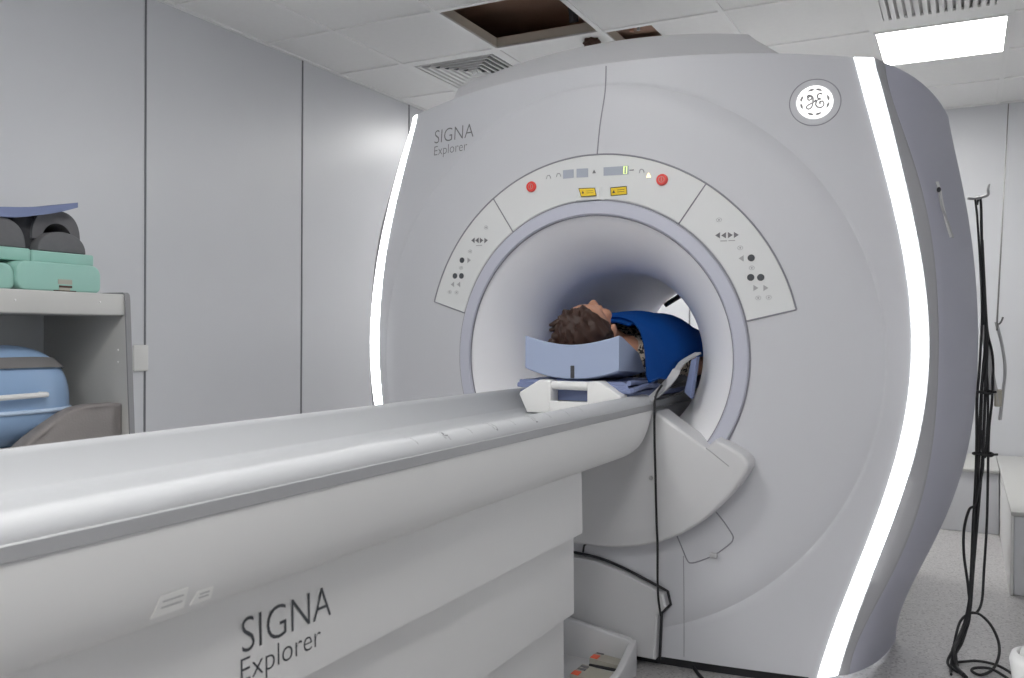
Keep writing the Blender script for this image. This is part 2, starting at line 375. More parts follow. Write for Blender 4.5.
# front cover: polar sheet from the ring out to the outline
outl = [(X0+x_in(zf(t)), zf(t)) for t in TT[::-1]]                       # right side, bottom to top
xt = x_in(zin_t); outl += [(X0+xt*q, ztop(X0+xt*q)) for q in np.linspace(1, -1, 90)[1:-1]]
outl += [(X0-x_in(zf(t)), zf(t)) for t in TT]
xb = x_in(ZB); outl += [(X0+xb*q, ZB) for q in np.linspace(-1, 1, 60)[1:-1]]
rows = []
rl = [(.505, 0), (.58, 0), (.66, 0), (.74, 0), (.82, 0), (.8845, 0), (.8875, .0018), (.8900, .0018), (.8935, 0)]
for r, dp in rl:
    row = []
    for (px_, pz_) in outl:
        dx, dz = px_-XC, pz_-Z0; R = math.hypot(dx, dz); q = min(r, R*.9995)/R; row.append(S(XC+dx*q, Z0+dz*q, -dp if r < R else 0))
    rows.append(row)
for q in (.1, .2, .3, .4, .5, .6, .7, .8, .9, 1):
    row = []
    for (px_, pz_) in outl:
        dx, dz = px_-XC, pz_-Z0; R = math.hypot(dx, dz); a = min(.8935, R*.9996)/R; k = a+(1-a)*q; row.append(S(XC+dx*k, Z0+dz*k))
    rows.append(row)
rows.append([(p[0], p[1]+.03, p[2]) for p in rows[-1]])
fc = MB().grid(rows, 0, cu=True)
def seam(mb, pts, r=.0022, m=1, sm=6, closed=False): mb.tube([S(a, b, 0) for a, b in pts], r, m, n=6, sm=sm, closed=closed)
seam(fc, [FP(606, 66), FP(605, 92), FP(600, 125), FP(597, 156)], .0022)
seam(fc, [FP(683.5, 556), FP(684, 600), FP(684, 657)], .0012)
hatch = [FP(*q) for q in ((677,536),(682,548),(687,560),(691,563),(700,561),(716,554),(730,544),(733,539),(732,534),(724,522),(716,512))]
seam(fc, hatch, .0022)
fc.build('front_cover', ['cover', 'dseam'], scan)
bolt = FP(714, 555); MB().bbox((bolt[0]-.012, Yf(bolt[0])-.012, bolt[1]-.008), (bolt[0]+.012, Yf(bolt[0]), bolt[1]+.008), .004).build('hatch_latch', 'gcable', scan)
# light strips, corner trims and side covers, both sides
for sg in (1, -1):
    fx = lambda v: X0+sg*v
    A, B, B2, D, E_, G, H = [], [], [], [], [], [], []
    zs = 1.80
    for t in TT:
        z = zf(t); z2 = 1.893+(ZB-1.893)*t; z3 = 1.884+(.03-1.884)*t; z4 = zs*(1-t)
        A.append((fx(x_in(z)), Yf(fx(x_in(z)), z)+.002, z)); B.append((fx(x_out(z2)), 2.774+lean(z2, .85), z2)); D.append((fx(x_bev(z3)), 2.81+lean(z3, .85), z3))
        E_.append((fx(x_side(z4)), 3.3, z4))
        f1, f2 = fx(.45*x_bev(z3)+.55*x_side(z4)+.012), .5*(z3+z4); G.append((f1, 3.02, f2)); H.append((fx(x_side(z4)-.045), 3.38, z4))
    A2 = [(p[0]+sg*.0015, p[1]-.004, p[2]) for p in A]; B2 = [(p[0]-sg*.0015, p[1]-.004, p[2]) for p in B]
    back = lambda L, d=.03: [(p[0], p[1]+d, p[2]) for p in L]
    st = MB().grid([back(A), A, A2, B2, B, back(B)]); st.build('light_strip', 'lampside', scan)
    MB().grid([back(B), B, [(q[0]+sg*.004, q[1]-.001, q[2]) for q in B], [(.15*b[0]+.85*d[0], .15*b[1]+.85*d[1]-.004, .15*b[2]+.85*d[2]) for b, d in zip(B, D)], D, back(D, .01)]).build('corner_trim', 'trim', scan, 50)
    K = [(p[0]+sg*.002, p[1]+.006, p[2]) for p in D]
    def q3(a, b, c, s):
        return tuple((1-s)**2*a[i]+2*s*(1-s)*(2*b[i]-.5*a[i]-.5*c[i])+s*s*c[i] for i in range(3))
    rows = [[q3(a, b, c, s) for a, b, c in zip(K, G, E_)] for s in np.linspace(0, 1, 12)]+[[(p[0]-sg*.004, p[1]+.03, p[2]) for p in E_], H]
    MB().grid([[(p[0], p[1]+.004, p[2]) for p in D]]+rows).build('side_cover', 'side', scan, 40)
# roof, crest, back and magnet body
rf = []
xx = np.linspace(-1, 1, 61)
frow = [S(X0+xt*q, ztop(X0+xt*q), -.004) for q in xx]; xo = x_bev(1.86)
frow = [(X0-xo, 2.81+lean(1.88, .85), 1.882)]+frow+[(X0+xo, 2.81+lean(1.88, .85), 1.882)]
nq = len(frow); xs_ = x_side(1.8)
brow = [(X0+xs_*(-1+2*i/(nq-1)), 3.3, 1.80+.16*(1-(-1+2*i/(nq-1))**2)) for i in range(nq)]
cro = [(X0+(xs_-.045)*(-1+2*i/(nq-1)), 3.38, 1.80+.16*(1-(-1+2*i/(nq-1))**2)) for i in range(nq)]
mid = [tuple(.5*(a+b) for a, b in zip(p, q)) for p, q in zip(frow, brow)]
MB().grid([frow, mid, brow, cro]).build('roof_cover', 'cover', scan)
def zcr(x): return 2.058-.10*((x-X0)/.68)**2-max(0, x-.465)*.50-(.012 if x > .475 else 0)
cx = np.linspace(-.612, .572, 50)
bot = [S(x, ztop(x)-.006, .0) for x in cx]; bot = [(p[0], p[1]+.012, p[2]) for p in bot]
lipf = [(x, 2.79, zcr(x)-.012) for x in cx]; lipt = [(x, 2.805, zcr(x)) for x in cx]; bk = [(x, 3.35, zcr(x)+.0) for x in cx]; bkb = [(x, 3.35, 1.8) for x in cx]
cr = MB().grid([bot, lipf, lipt, bk, bkb])
for i in (0, -1): cr.add([bot[i], lipf[i], lipt[i], bk[i], bkb[i]], [(0, 1, 2, 3, 4)])
cr.build('top_crest', 'crest', scan, 25)
bo = [(X0+(x_side(1.8*(1-t))-.045), 1.8*(1-t)) for t in TT[::-1]]
bo += [(X0+(xs_-.045)*q, 1.80+.16*(1-q*q)) for q in np.linspace(1, -1, 40)[1:-1]]
bo += [(X0-(x_side(1.8*(1-t))-.045), 1.8*(1-t)) for t in TT]
bo += [(X0+(x_side(0)-.045)*q, 0) for q in np.linspace(-1, 1, 30)[1:-1]]
b1 = [(a, 3.38, b) for a, b in bo]; b2 = []
for a, b in bo:
    ang = math.atan2(b-Z0, a-X0); b2.append((XC+.88*math.cos(ang), 3.40, Z0+.88*math.sin(ang)))
b3 = [(p[0], 4.38, p[2]) for p in b2]; b4 = [(XC+(p[0]-XC)*.96, 4.42, Z0+(p[2]-Z0)*.96) for p in b2]; b5 = [(XC+(p[0]-XC)/.88*.46, 4.42, Z0+(p[2]-Z0)/.88*.46) for p in b2]
MB().grid([b1, b2, b3, b4, b5], cu=True).build('magnet_body', 'coverw', scan)
# kick recess under the front cover
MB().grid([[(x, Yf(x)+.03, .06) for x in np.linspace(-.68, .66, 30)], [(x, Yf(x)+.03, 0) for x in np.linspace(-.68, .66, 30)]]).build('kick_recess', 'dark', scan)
# ring, flare and tunnel
def annul(r0, r1, a0, a1, off, n=80, rd=.004, base=0):
    rows = []
    for r, o in ((r0, base), (r0, off-rd), (r0+rd, off), ((r0+r1)/2, off), (r1-rd, off), (r1, off-rd), (r1, base)):
        rows.append([Pol(r, a, o) for a in np.linspace(a0, a1, n)])
    mb = MB().grid(rows)
    for j in (0, -1): mb.add([rw[j] for rw in rows], [tuple(range(len(rows)))])
    return mb
annul(.468, .513, -36, 216, .010, 140, base=-.03).build('bore_ring', 'ring', scan)
gap = MB()
for rr in (.466, .5155): gap.tube([Pol(rr, a, .001) for a in np.linspace(-36, 216, 120)], .0024, 0, n=6, sm=0)
gap.build('ring_gasket', 'dseam', scan)
rows = []; na = 120
for t in np.linspace(0, 1, 16):
    r = .30+.166*(1-t)**1.9; row = []
    for k in range(na):
        a = 2*PI*k/na; x = XC+r*math.cos(a); yf = Yf(XC+.466*math.cos(a))+.002
        row.append((x, yf+(2.98-yf)*t**1.0, Z0+r*math.sin(a)))
    rows.append(row)
MB().grid(rows, cu=True).build('bore_flare', 'flare', scan)
rows = []
for r, y in ((.30, 2.98), (.30, 3.2), (.30, 3.5), (.30, 3.8), (.302, 4.0), (.315, 4.14), (.345, 4.26), (.39, 4.36), (.44, 4.42)):
    rows.append([(XC+r*math.cos(2*PI*k/na), y, Z0+r*math.sin(2*PI*k/na)) for k in range(na)])
MB().grid(rows, cu=True).build('bore_tunnel', 'flare', scan)
MB().tube([(X0-.19, 4.02, 1.195), (X0-.11, 4.02, 1.243)], .012, n=10).build('tunnel_handle', 'dark', scan)
# apron sector below the bore
AP = [(657, 412), (681, 430), (705.6, 448), (715.5, 439.5), (724, 444), (732, 448.5), (741, 454), (746, 459), (748.3, 464), (748, 469), (744.5, 476), (737, 487), (728, 497.5), (716, 509.5), (700, 523.5), (681, 534.5), (660, 542.5), (640, 546.5), (620, 548), (604, 547.6)]
ar = [(q[0], q[2]) for q in (onY(a, b, 2.60) for a, b in AP)]
zb_ = ar[-1][1]; al = [(2*XC-a, b) for a, b in ar[::-1]]
loop = ar+[(XC, zb_)]+al+[(XC-.10, .795), (XC+.10, .795)]
MB().bprism([(a, 2.60, b) for a, b in loop], [(a, 2.73, b) for a, b in loop], .011, seg=4).build('apron_panel', 'coverw', scan, 35)
gs = MB(); gs.tube([onY(706, 448, 2.599), onY(716, 456, 2.599), onY(729, 466.5, 2.599)], .0016, n=6)
gs.build('apron_seam', 'icong', scan)
k = onY(651, 478, 2.595); MB().ellip(k, (.007, .008, .007)).build('apron_stud', 'icong', scan)
# dock plate under the apron with a dark gap round it
top = [(px, py) for px, py in ((560, 549), (574, 552), (600, 558), (620, 566), (640, 576), (668, 591))]
tp = [onY(px, py, 2.655) for px, py in top]
lx = [(2*X0-q[0]-.05, q[2]) for q in tp[:0]]
outline = [(q[0], q[2]) for q in tp]+[(onY(671, 604, 2.655)[0], onY(671, 604, 2.655)[2]), (onY(662, 613, 2.655)[0], onY(662, 613, 2.655)[2]), (onY(660, 655, 2.655)[0], .03)]
left = [(-.42, .03), (-.42, .30), (-.25, .335)]
poly = left+outline
inner = [(a-.006 if a > .1 else a, b-.006 if b > .05 else b) for a, b in poly]
cen = np.mean(np.array(inner), axis=0)
sh = lambda q, L: [(cen[0]+(a-cen[0])*q, cen[1]+(b-cen[1])*q) for a, b in L]
MB().prism([(a, 2.632, b) for a, b in sh(.96, inner)], [(a, 2.638, b) for a, b in sh(.985, inner)], cap=True).prism([(a, 2.638, b) for a, b in sh(.985, inner)], [(a, 2.70, b) for a, b in sh(.985, inner)]).build('dock_plate', 'coverw', scan, 20)
gpath = [(p[0], 2.652, p[2]) for p in crom([(q[0], 0, q[1]) for q in [(-.42, .30), (-.25, .335)]+outline[:6]], 5)]+[(q[0], 2.652, q[1]) for q in outline[6:]]
MB().tube(gpath, .0048, n=6, sm=0).build('dock_gap', 'dark', scan, 60)
MB().tube([onY(583, 552, 2.645), onY(584, 546, 2.635), onY(586, 544, 2.62)], .0035, n=6).build('dock_lead', 'dark', scan)
# tray with foot switches
tr = thing('pedal_tray', 'open white floor tray holding two foot pedals below the table', 'tray', (.0, 2.42, 0))
tb = MB(); bx = [(-.19, 2.56), (.145, 2.56)]; 
tb.bbox((-.20, 2.30, .0), (.175, 2.57, .03), .008)
tb.bprism([(-.20, 2.55, .0), (.175, 2.55, .0), (.175, 2.55, .10), (.155, 2.55, .115), (-.18, 2.55, .165), (-.20, 2.55, .165)], [(-.20, 2.575, .0), (.175, 2.575, .0), (.175, 2.575, .10), (.155, 2.575, .115), (-.18, 2.575, .165), (-.20, 2.575, .165)], .006)
tb.bprism([(.155, 2.57, .0), (.155, 2.57, .11), (.155, 2.44, .06), (.155, 2.30, .045), (.155, 2.30, 0)], [(.178, 2.57, .0), (.178, 2.57, .11), (.178, 2.44, .06), (.178, 2.30, .045), (.178, 2.30, 0)], .006)
tb.bprism([(-.20, 2.57, .0), (-.20, 2.57, .165), (-.20, 2.44, .12), (-.20, 2.30, .05), (-.20, 2.30, 0)], [(-.18, 2.57, .0), (-.18, 2.57, .165), (-.18, 2.44, .12), (-.18, 2.30, .05), (-.18, 2.30, 0)], .006)
tb.build('tray_shell', 'coverw', tr)
fl = [onZ(625, 678, .08), onZ(600, 662, .08)]
def pedal(cx_, cy_, lab):
    o = thing('foot_pedal', lab, 'pedal', (cx_, cy_, .03), 'foot pedals in the white tray')
    a, b = (-.05, -.035), (.05, .035)
    MB().bbox((cx_-.055, cy_-.05, .03), (cx_+.057, cy_+.05, .038), .003).build('pedal_base', 'dark', o)
    MB().bprism([(cx_-.055, cy_-.045, .0385), (cx_-.055, cy_+.045, .0385), (cx_-.055, cy_+.045, .056), (cx_-.055, cy_-.045, .056)], [(cx_+.05, cy_-.045, .0385), (cx_+.05, cy_+.045, .0385), (cx_+.05, cy_+.045, .048), (cx_+.05, cy_-.045, .048)], .004).build('pedal_top', 'pedal', o)
    MB().bbox((cx_-.054, cy_-.042, .053), (cx_-.03, cy_-.012, .0575), .003).build('orange_mark', 'orange', o)
    ic = MB()
    for q in range(2): ic.box((cx_-.05, cy_+.002+.02*q, .0535), (cx_-.026, cy_+.014+.02*q, .0567))
    ic.build('icon_mark', 'icon', o)
p = onZ(611, 658, .05); pedal(p[0], p[1], 'beige foot pedal with orange mark, the rear one nearer the scanner')
p = onZ(594, 673, .05); pedal(p[0], p[1]-.01, 'beige foot pedal with orange mark, the front one cut by the picture edge')
# control panels
def disc(mb, x, z, r, off, m=0, th=.003, sx=1.0, n=20):
    mb.prism([S(x+sx*r*math.cos(2*PI*k/n), z+r*math.sin(2*PI*k/n), 0) for k in range(n)], [S(x+sx*r*math.cos(2*PI*k/n), z+r*math.sin(2*PI*k/n), off) for k in range(n)], m)
def ngon(mb, pts, off, m=0, o0=0): mb.prism([S(a, b, o0) for a, b in pts], [S(a, b, off) for a, b in pts], m)
def outline_gap(a0, a1, lower=True):
    g = MB(); o = .002
    g.tube([Pol(.665, a, o) for a in np.linspace(a0, a1, 40)], .0028, n=6, sm=0)
    for a in (a0, a1): g.tube([Pol(.518, a, o), Pol(.59, a, o), Pol(.665, a, o)], .0026, n=6, sm=4)
    return g
def cpanel(a0, a1, lab):
    pn = annul(.519, .663, a0+.15, a1-.15, .003, 50, .002).build('control_panel', 'panel', scan); pn['label'] = lab
    outline_gap(a0, a1).build('panel_gap', 'dseam', pn)
    return pn
pc = cpanel(55.2, 124.3, 'top control panel with two red stop buttons and display'); prt = cpanel(13.4, 55.2, 'right control panel with buttons'); plf = cpanel(124.3, 163.2, 'left control panel with buttons')
for q in ((532, 187), (662.5, 180)):
    x, z = FP(*q); mb = MB(); disc(mb, x, z, .0185, .006); disc(mb, x, z, .0165, .012); b = mb.build('stop_button', 'red', pc)
    mk = MB(); mk.tube([S(x+.009*math.cos(a), z+.009*math.sin(a), .0122) for a in np.linspace(0, 2*PI, 16)[:-1]], .0007, n=4, sm=0, closed=True); mk.tube([S(x, z-.006, .0122), S(x, z+.006, .0122)], .0009, n=4, sm=2)
    mk.build('button_mark', 'pedal', pc)
def quad(c, m, off, name, par=pc):
    mb = MB(); ngon(mb, [FP(*q) for q in c], off); return mb.build(name, m, par, 0)
quad([(563.5,170.5),(574,169.5),(574,178),(563.5,179)], 'lcd', .004, 'display'); quad([(577,169),(588.5,168.5),(588.5,177.3),(577,177.8)], 'lcd', .004, 'display')
quad([(604,167.5),(629,166),(629,174.5),(604,176)], 'lcd', .004, 'display')
dg = MB()
x, z = FP(625.8, 170.3)
def digit(mb, x, z, w_, h_, r):
    pts = [(-w_, -h_), (-w_*.85, h_), (w_, h_), (w_*.85, -h_)]
    mb.tube([S(x+a, z+b, .005) for a, b in pts], r, n=6, sm=1, closed=True)
digit(dg, x, z, .0052, .0115, .0015); dg.build('lit_digit', 'digit', pc, 60)
am = MB(); x, z = FP(649, 175.5); am.prism([S(x-.007, z-.006, .003), S(x+.007, z-.006, .003), S(x, z+.008, .003)], [S(x-.007, z-.006, .005), S(x+.007, z-.006, .005), S(x, z+.008, .005)]); am.build('amber_lamp', 'amber', pc, 0)
def glyph(par, px, py, kind_, m='icon', k=1.0):
    x, z = FP(px, py); mb = MB(); o = .0042
    if kind_ == 'tri':   mb.prism([S(x-.008*k, z-.006*k, .003), S(x+.008*k, z-.006*k, .003), S(x, z+.009*k, .003)], [S(x-.008*k, z-.006*k, o), S(x+.008*k, z-.006*k, o), S(x, z+.009*k, o)])
    elif kind_ == 'L':   mb.prism([S(x+.008*k, z-.011*k, .003), S(x+.008*k, z+.011*k, .003), S(x-.009*k, z, .003)], [S(x+.008*k, z-.011*k, o), S(x+.008*k, z+.011*k, o), S(x-.009*k, z, o)])
    elif kind_ == 'R':   mb.prism([S(x-.008*k, z-.011*k, .003), S(x-.008*k, z+.011*k, .003), S(x+.009*k, z, .003)], [S(x-.008*k, z-.011*k, o), S(x-.008*k, z+.011*k, o), S(x+.009*k, z, o)])
    elif kind_ == 'dot': disc(mb, x, z, .010*k, o+.001)
    elif kind_ == 'bar': mb.prism([S(x-.009*k, z-.0015, .003), S(x+.009*k, z-.0015, .003), S(x+.009*k, z+.0015, .003), S(x-.009*k, z+.0015, .003)], [S(x-.009*k, z-.0015, o), S(x+.009*k, z-.0015, o), S(x+.009*k, z+.0015, o), S(x-.009*k, z+.0015, o)])
    elif kind_ == 'ring':
        mb.tube([S(x+.009*k*math.cos(a), z+.007*k*math.sin(a), .0035) for a in np.linspace(0, 2*PI, 18)[:-1]], .0006, n=4, sm=0, closed=True)
        disc(mb, x, z, .003*k, o)
    elif kind_ == 'hook':
        mb.tube([S(x-.008, z-.005, .0035), S(x-.004, z+.006, .0035), S(x+.005, z+.004, .0035), S(x+.008, z-.005, .0035)], .0014, n=4, sm=4)
    return mb.build('button' if kind_ in ('dot', 'L', 'R') else 'icon', m, par, 40)
for a in ((549, 177.5, 'hook', 'icong'), (559, 175.5, 'hook', 'icong'), (594.5, 172, 'tri'), (632, 170.3, 'bar'), (642, 171.5, 'hook', 'icong')): glyph(pc, a[0], a[1], a[2], a[3] if len(a) > 3 else 'icon', .8)
for (a, b), kd, m_ in (((719.3, 220), 'ring', 'icong'), ((718, 235.5), 'L', 'icon'), ((724, 235.5), 'L', 'icon'), ((730.5, 235.2), 'R', 'icon'), ((736.5, 235), 'R', 'icon'), ((740.5, 248), 'ring', 'icong'), ((741.5, 258.5), 'L', 'icong'), ((751.5, 258), 'dot', 'text'), ((752, 268), 'ring', 'icong'), ((751, 277.5), 'dot', 'text'), ((761, 277.5), 'dot', 'text'), ((756, 288), 'R', 'icong'), ((766, 288), 'R', 'icong'), ((758.5, 298), 'ring', 'icong'), ((769, 297.5), 'ring', 'icong')):
    glyph(prt, a, b, kd, m_, .85 if kd != 'dot' else 1.05)
x, z = FP(727, 241); glyph(prt, 724, 241, 'bar', 'icong', 1.1); glyph(prt, 732, 240.7, 'bar', 'icong', 1.1)
for (a, b), kd, m_ in (((486.5, 227.5), 'ring', 'icong'), ((473.5, 240.5), 'L', 'icon'), ((477.5, 240.5), 'L', 'icon'), ((482, 240.5), 'R', 'icon'), ((486.5, 240.5), 'R', 'icon'), ((470.5, 251.5), 'ring', 'icong'), ((462.5, 260.3), 'dot', 'text'), ((469.5, 260.3), 'R', 'icong'), ((461.5, 268), 'ring', 'icong'), ((455.5, 276), 'dot', 'text'), ((462, 276), 'dot', 'text'), ((453, 284.5), 'L', 'icong'), ((459, 284.5), 'L', 'icong'), ((450, 292), 'ring', 'icong'), ((457, 292.5), 'ring', 'icong')):
    glyph(plf, a, b, kd, m_, .85 if kd != 'dot' else 1.0)
glyph(plf, 479.5, 245.5, 'bar', 'icong', 1.4)
# laser window and its yellow labels
la, lb = FP(578, 202), FP(606, 186)
lw = MB(); lw.bprism([S(a, b, 0) for a, b in ((la[0]-.005, la[1]), (lb[0], la[1]), (lb[0], lb[1]), (la[0]+.006, lb[1]))], [S(a, b, off) for a, b, off in ((la[0]+.002, la[1]+.002, .018), (lb[0]-.02, la[1]+.002, .016), (lb[0]-.02, lb[1]-.006, .006), (la[0]+.008, lb[1]-.006, .006))], .002); lw.build('laser_window', 'panel', pc, 30)
def ylabel(c, o0, o1):
    mb = MB(); P_ = [FP(*q) for q in c]; n = len(P_)
    A = [S(P_[i][0], P_[i][1], (o0, o0, o1, o1)[i]) for i in range(4)]; B = [(a[0], a[1]-.001, a[2]) for a in A]; mb.prism(A, B, 0)
    cc_ = np.mean(np.array(B), axis=0)
    for i in range(4): mb.tube([B[i], B[(i+1) % 4]], .0011, 1, n=4, sm=1)
    B = [np.array(b) for b in B]
    for q in (.35, .6): mb.tube([B[0]*(1-q)*.6+B[1]*(1-q)*.4+B[3]*q*.6+B[2]*q*.4, B[0]*(1-q)*.15+B[1]*(1-q)*.85+B[3]*q*.15+B[2]*q*.85], .0007, 1, n=4, sm=1)
    t0 = B[0]*.5+B[3]*.5+(B[1]-B[0])*.1; mb.prism([t0+np.array(q) for q in ((0, -.0005, -.005), (.01, -.0005, -.005), (.005, -.0005, .005))], [t0+np.array(q) for q in ((0, -.0012, -.005), (.01, -.0012, -.005), (.005, -.0012, .005))], 1)
    mb.build('warning_label', ['yellow', 'dark'], pc, 0)
ylabel([(580, 189), (596, 188.5), (598.5, 196.5), (583.5, 197.5)], .010, .0185); ylabel([(611, 188), (627, 186.5), (627.5, 194.5), (611.5, 196)], .0035, .0035)
# badge
bx, bz = FP(815, 102.3); bg = MB(); disc(bg, bx, bz, .0505, .004, n=48); bd = bg.build('light_badge', 'badge', scan)
rg = MB(); rg.tube([S(bx+0.071*math.cos(a), bz+.071*math.sin(a), 0) for a in np.linspace(0, 2*PI, 60)[:-1]], .0016, n=6, sm=0, closed=True); rg.build('badge_rim', 'dseam', bd)
mg = MB(); br = lambda pts, r=.0014: mg.tube([S(bx+a*.0505, bz+b*.0505, .0052) for a, b in pts], r, n=5, sm=6)
br([(-.45, .30), (-.34, .42), (-.20, .38), (-.18, .20), (-.32, .12), (-.40, .22), (-.28, .34), (-.12, .30), (-.10, .05), (-.16, -.30), (-.34, -.42), (-.46, -.30), (-.34, -.16), (-.08, -.02), (.06, .12)], .0024)
br([(.40, .42), (.30, .50), (.16, .42), (.16, .22), (.32, .16), (.14, .10), (.06, -.12), (.16, -.32), (.38, -.34), (.50, -.16), (.42, .02), (.28, -.02), (.30, -.14)], .0025)
for a in range(4):
    for d in (-1, 1):
        c = PI/2*a+PI/4*0+d*.30
        br([(.76*math.cos(c+q), .76*math.sin(c+q)) for q in (-.24, -.08, .08, .24)], [.001, .004, .0034, .001] if d > 0 else [.001, .0034, .004, .001])
mg.build('monogram', 'icong', bd, 60)
# lettering on the front
lt = MB(); 
add_text(lt, 'SIGNA', lambda u, v, o: S(-.684+u, 1.759+v, o), w=.190, h=.049); add_text(lt, 'Explorer', lambda u, v, o: S(-.682+u, 1.714+v, o), w=.160, h=.034)
lt.build('lettering', 'icon', scan, 0)
# ------------------------------------------------------------------ patient table
tab = thing('patient_table', 'long white scanner table with grey side rail and stepped side panels', 'table', (0, 1.3, 0))
YA, YE = -.15, 2.585
def sweep(mb, prof, y0, y1, m=0, n=2, cap=True, taper=None):
    rows = [[(x, y, z) for x, z in prof] for y in np.linspace(y0, y1, n)]
    mb.grid(rows, m, cu=True)
    if cap: mb.add(rows[0]+rows[-1], [tuple(range(len(prof)))[::-1], tuple(range(len(prof), 2*len(prof)))], m)
tray = [(-.255, .80), (-.256, .862), (-.252, .872), (-.244, .876), (-.236, .873), (-.232, .866), (-.205, .818), (-.198, .8145), (-.190, .8155), (-.184, .812), (-.15, .810), (-.05, .809), (.10, .809), (.160, .809), (.1655, .812), (.1655, .80)]
mb = MB(); sweep(mb, tray, YA, YE+.05); mb.build('table_tray', 'trayw', tab, 40)
railp = [(.166, .805), (.166, .8645), (.170, .868), (.182, .871), (.196, .8705), (.208, .866), (.217, .857), (.2215, .8455), (.2215, .825)]
mb = MB(); sweep(mb, railp, YA, YE, 0)
# ruler marks and numbers on the rail
def railpt(s, y, off=0):                                # s 0..1 across the rounded top, outer edge to inner
    prof = railp[1:8][::-1]; L = [0]
    for a, b in zip(prof, prof[1:]): L.append(L[-1]+math.hypot(b[0]-a[0], b[1]-a[1]))
    d = s*L[-1]; x = np.interp(d, L, [p[0] for p in prof]); z = np.interp(d, L, [p[1] for p in prof])
    return (x+off*.6, y, z+off)
def at_rail(px): 
    lo, hi = .3, 2.6
    for _ in range(40):
        m_ = (lo+hi)/2; P_ = np.array([.20, m_, .869])-CAM; u = 512+F*(P_@RX)/(P_@FW)
        if u < px: lo = m_
        else: hi = m_
    return lo
ys = {'4': at_rail(440), '3': at_rail(489), '2': at_rail(529), '1': at_rail(563)}
mk = MB(); ti = [at_rail(v) for v in (412, 440, 467, 489, 510, 529, 546, 563, 578)]
for y in ti:
    mk.grid([[railpt(s, y-.0008, .0006) for s in np.linspace(.25, .75, 8)], [railpt(s, y+.0008, .0006) for s in np.linspace(.25, .75, 8)]])
for ch, y in ys.items():
    add_text(mk, ch, lambda u, v, o: railpt(.18+v*28, y+.004+u, .0007), h=.016)
o_ = len(mb.v); mb.v += mk.v; mb.f += [tuple(i+o_ for i in f) for f in mk.f]; mb.m += [1]*len(mk.f)
rl_ = mb.build('side_rail', ['railw', 'icon'], tab, 40)
MB().bprism([(.2205, YA, .8245), (.2235, YA, .8265), (.2235, YA, .8435), (.2205, YA, .8455)], [(.2205, YE, .8245), (.2235, YE, .8265), (.2235, YE, .8435), (.2205, YE, .8455)], .0005).build('rail_strip', 'rail', tab, 30)
# upper skirt with its rounded end
sk = [(.166, .826), (.221, .825), (.2225, .80), (.2205, .765), (.215, .735), (.206, .713), (.194, .701), (.178, .697), (.12, .697), (-.12, .697), (-.20, .705), (-.24, .76), (-.25, .80), (-.15, .806), (.1, .808)]
rows = []
for y, k in [(YA, 0), (2.38, 0), (2.44, .015), (2.49, .07), (2.52, .17), (2.543, .33), (2.56, .58), (2.568, .9)]:
    rows.append([(x, y, .825-(.825-z)*(1-k)) if z < .82 else (x, y, z) for x, z in sk])
mb = MB().grid(rows, cu=True); mb.add(rows[0]+rows[-1], [tuple(range(len(sk)))[::-1], tuple(range(len(sk), 2*len(sk)))])
mb.build('upper_skirt', 'table', tab, 50)
for x1, z0, z1, y1, top in ((.168, .522, .700, 2.15, 0), (.143, .302, .545, 2.155, 1), (.120, .02, .325, 2.145, 2)):
    mb = MB(); xl = -x1-.02
    pr = [(xl, z0), (x1-.006, z0), (x1-.001, z0+.003), (x1, z0+.012), (x1-.004, z1), (xl, z1)]
    sweep(mb, pr, .05, y1); mb.build('side_panel', 'table', tab, 40)
lt = MB(); pk = lambda u, v, o: (.168-.004*max(0, (v-.522)/.178)+o, u, v)
add_text(lt, 'SIGNA', lambda u, v, o: pk(.915+u, .603+v, o), w=.195, h=.049); add_text(lt, 'Explorer', lambda u, v, o: pk(.912+u, .563+v, o), w=.172, h=.033)
lt.build('lettering', 'text', tab, 0)
st = MB(); 
def skp(y, s): return (np.interp(s, [0, 1], [.2075, .2165])+.001, y, np.interp(s, [0, 1], [.715, .742]))
for ya, yb in ((at_rail(188)-.085, at_rail(188)-.03), (at_rail(188)-.02, at_rail(188)+.03)): pass
pa = onX(152, 614, .212); pb = onX(185, 600, .212); pc2 = onX(212, 592, .212)
for y0, y1, s1 in ((pa[1], pb[1], 1), (pb[1]+.01, pc2[1], .6)):
    st.prism([skp(y0, 0), skp(y1, 0), skp(y1, s1), skp(y0+.008, s1)], [tuple(np.array(q)+np.array((.0012, 0, -.0003))) for q in (skp(y0, 0), skp(y1, 0), skp(y1, s1), skp(y0+.008, s1))], 0)
    for q in (.35, .65): st.prism([tuple(np.array(skp(y, q*s1))+np.array((.0016, 0, 0))) for y in (y0+.012, y1-.006)]+[tuple(np.array(skp(y, q*s1+.06))+np.array((.0016, 0, 0))) for y in (y1-.006, y0+.012)], [tuple(np.array(skp(y, q*s1))+np.array((.0019, 0, 0))) for y in (y0+.012, y1-.006)]+[tuple(np.array(skp(y, q*s1+.06))+np.array((.0019, 0, 0))) for y in (y1-.006, y0+.012)], 1)
st.build('sticker', ['sticker', 'icong'], tab, 0)
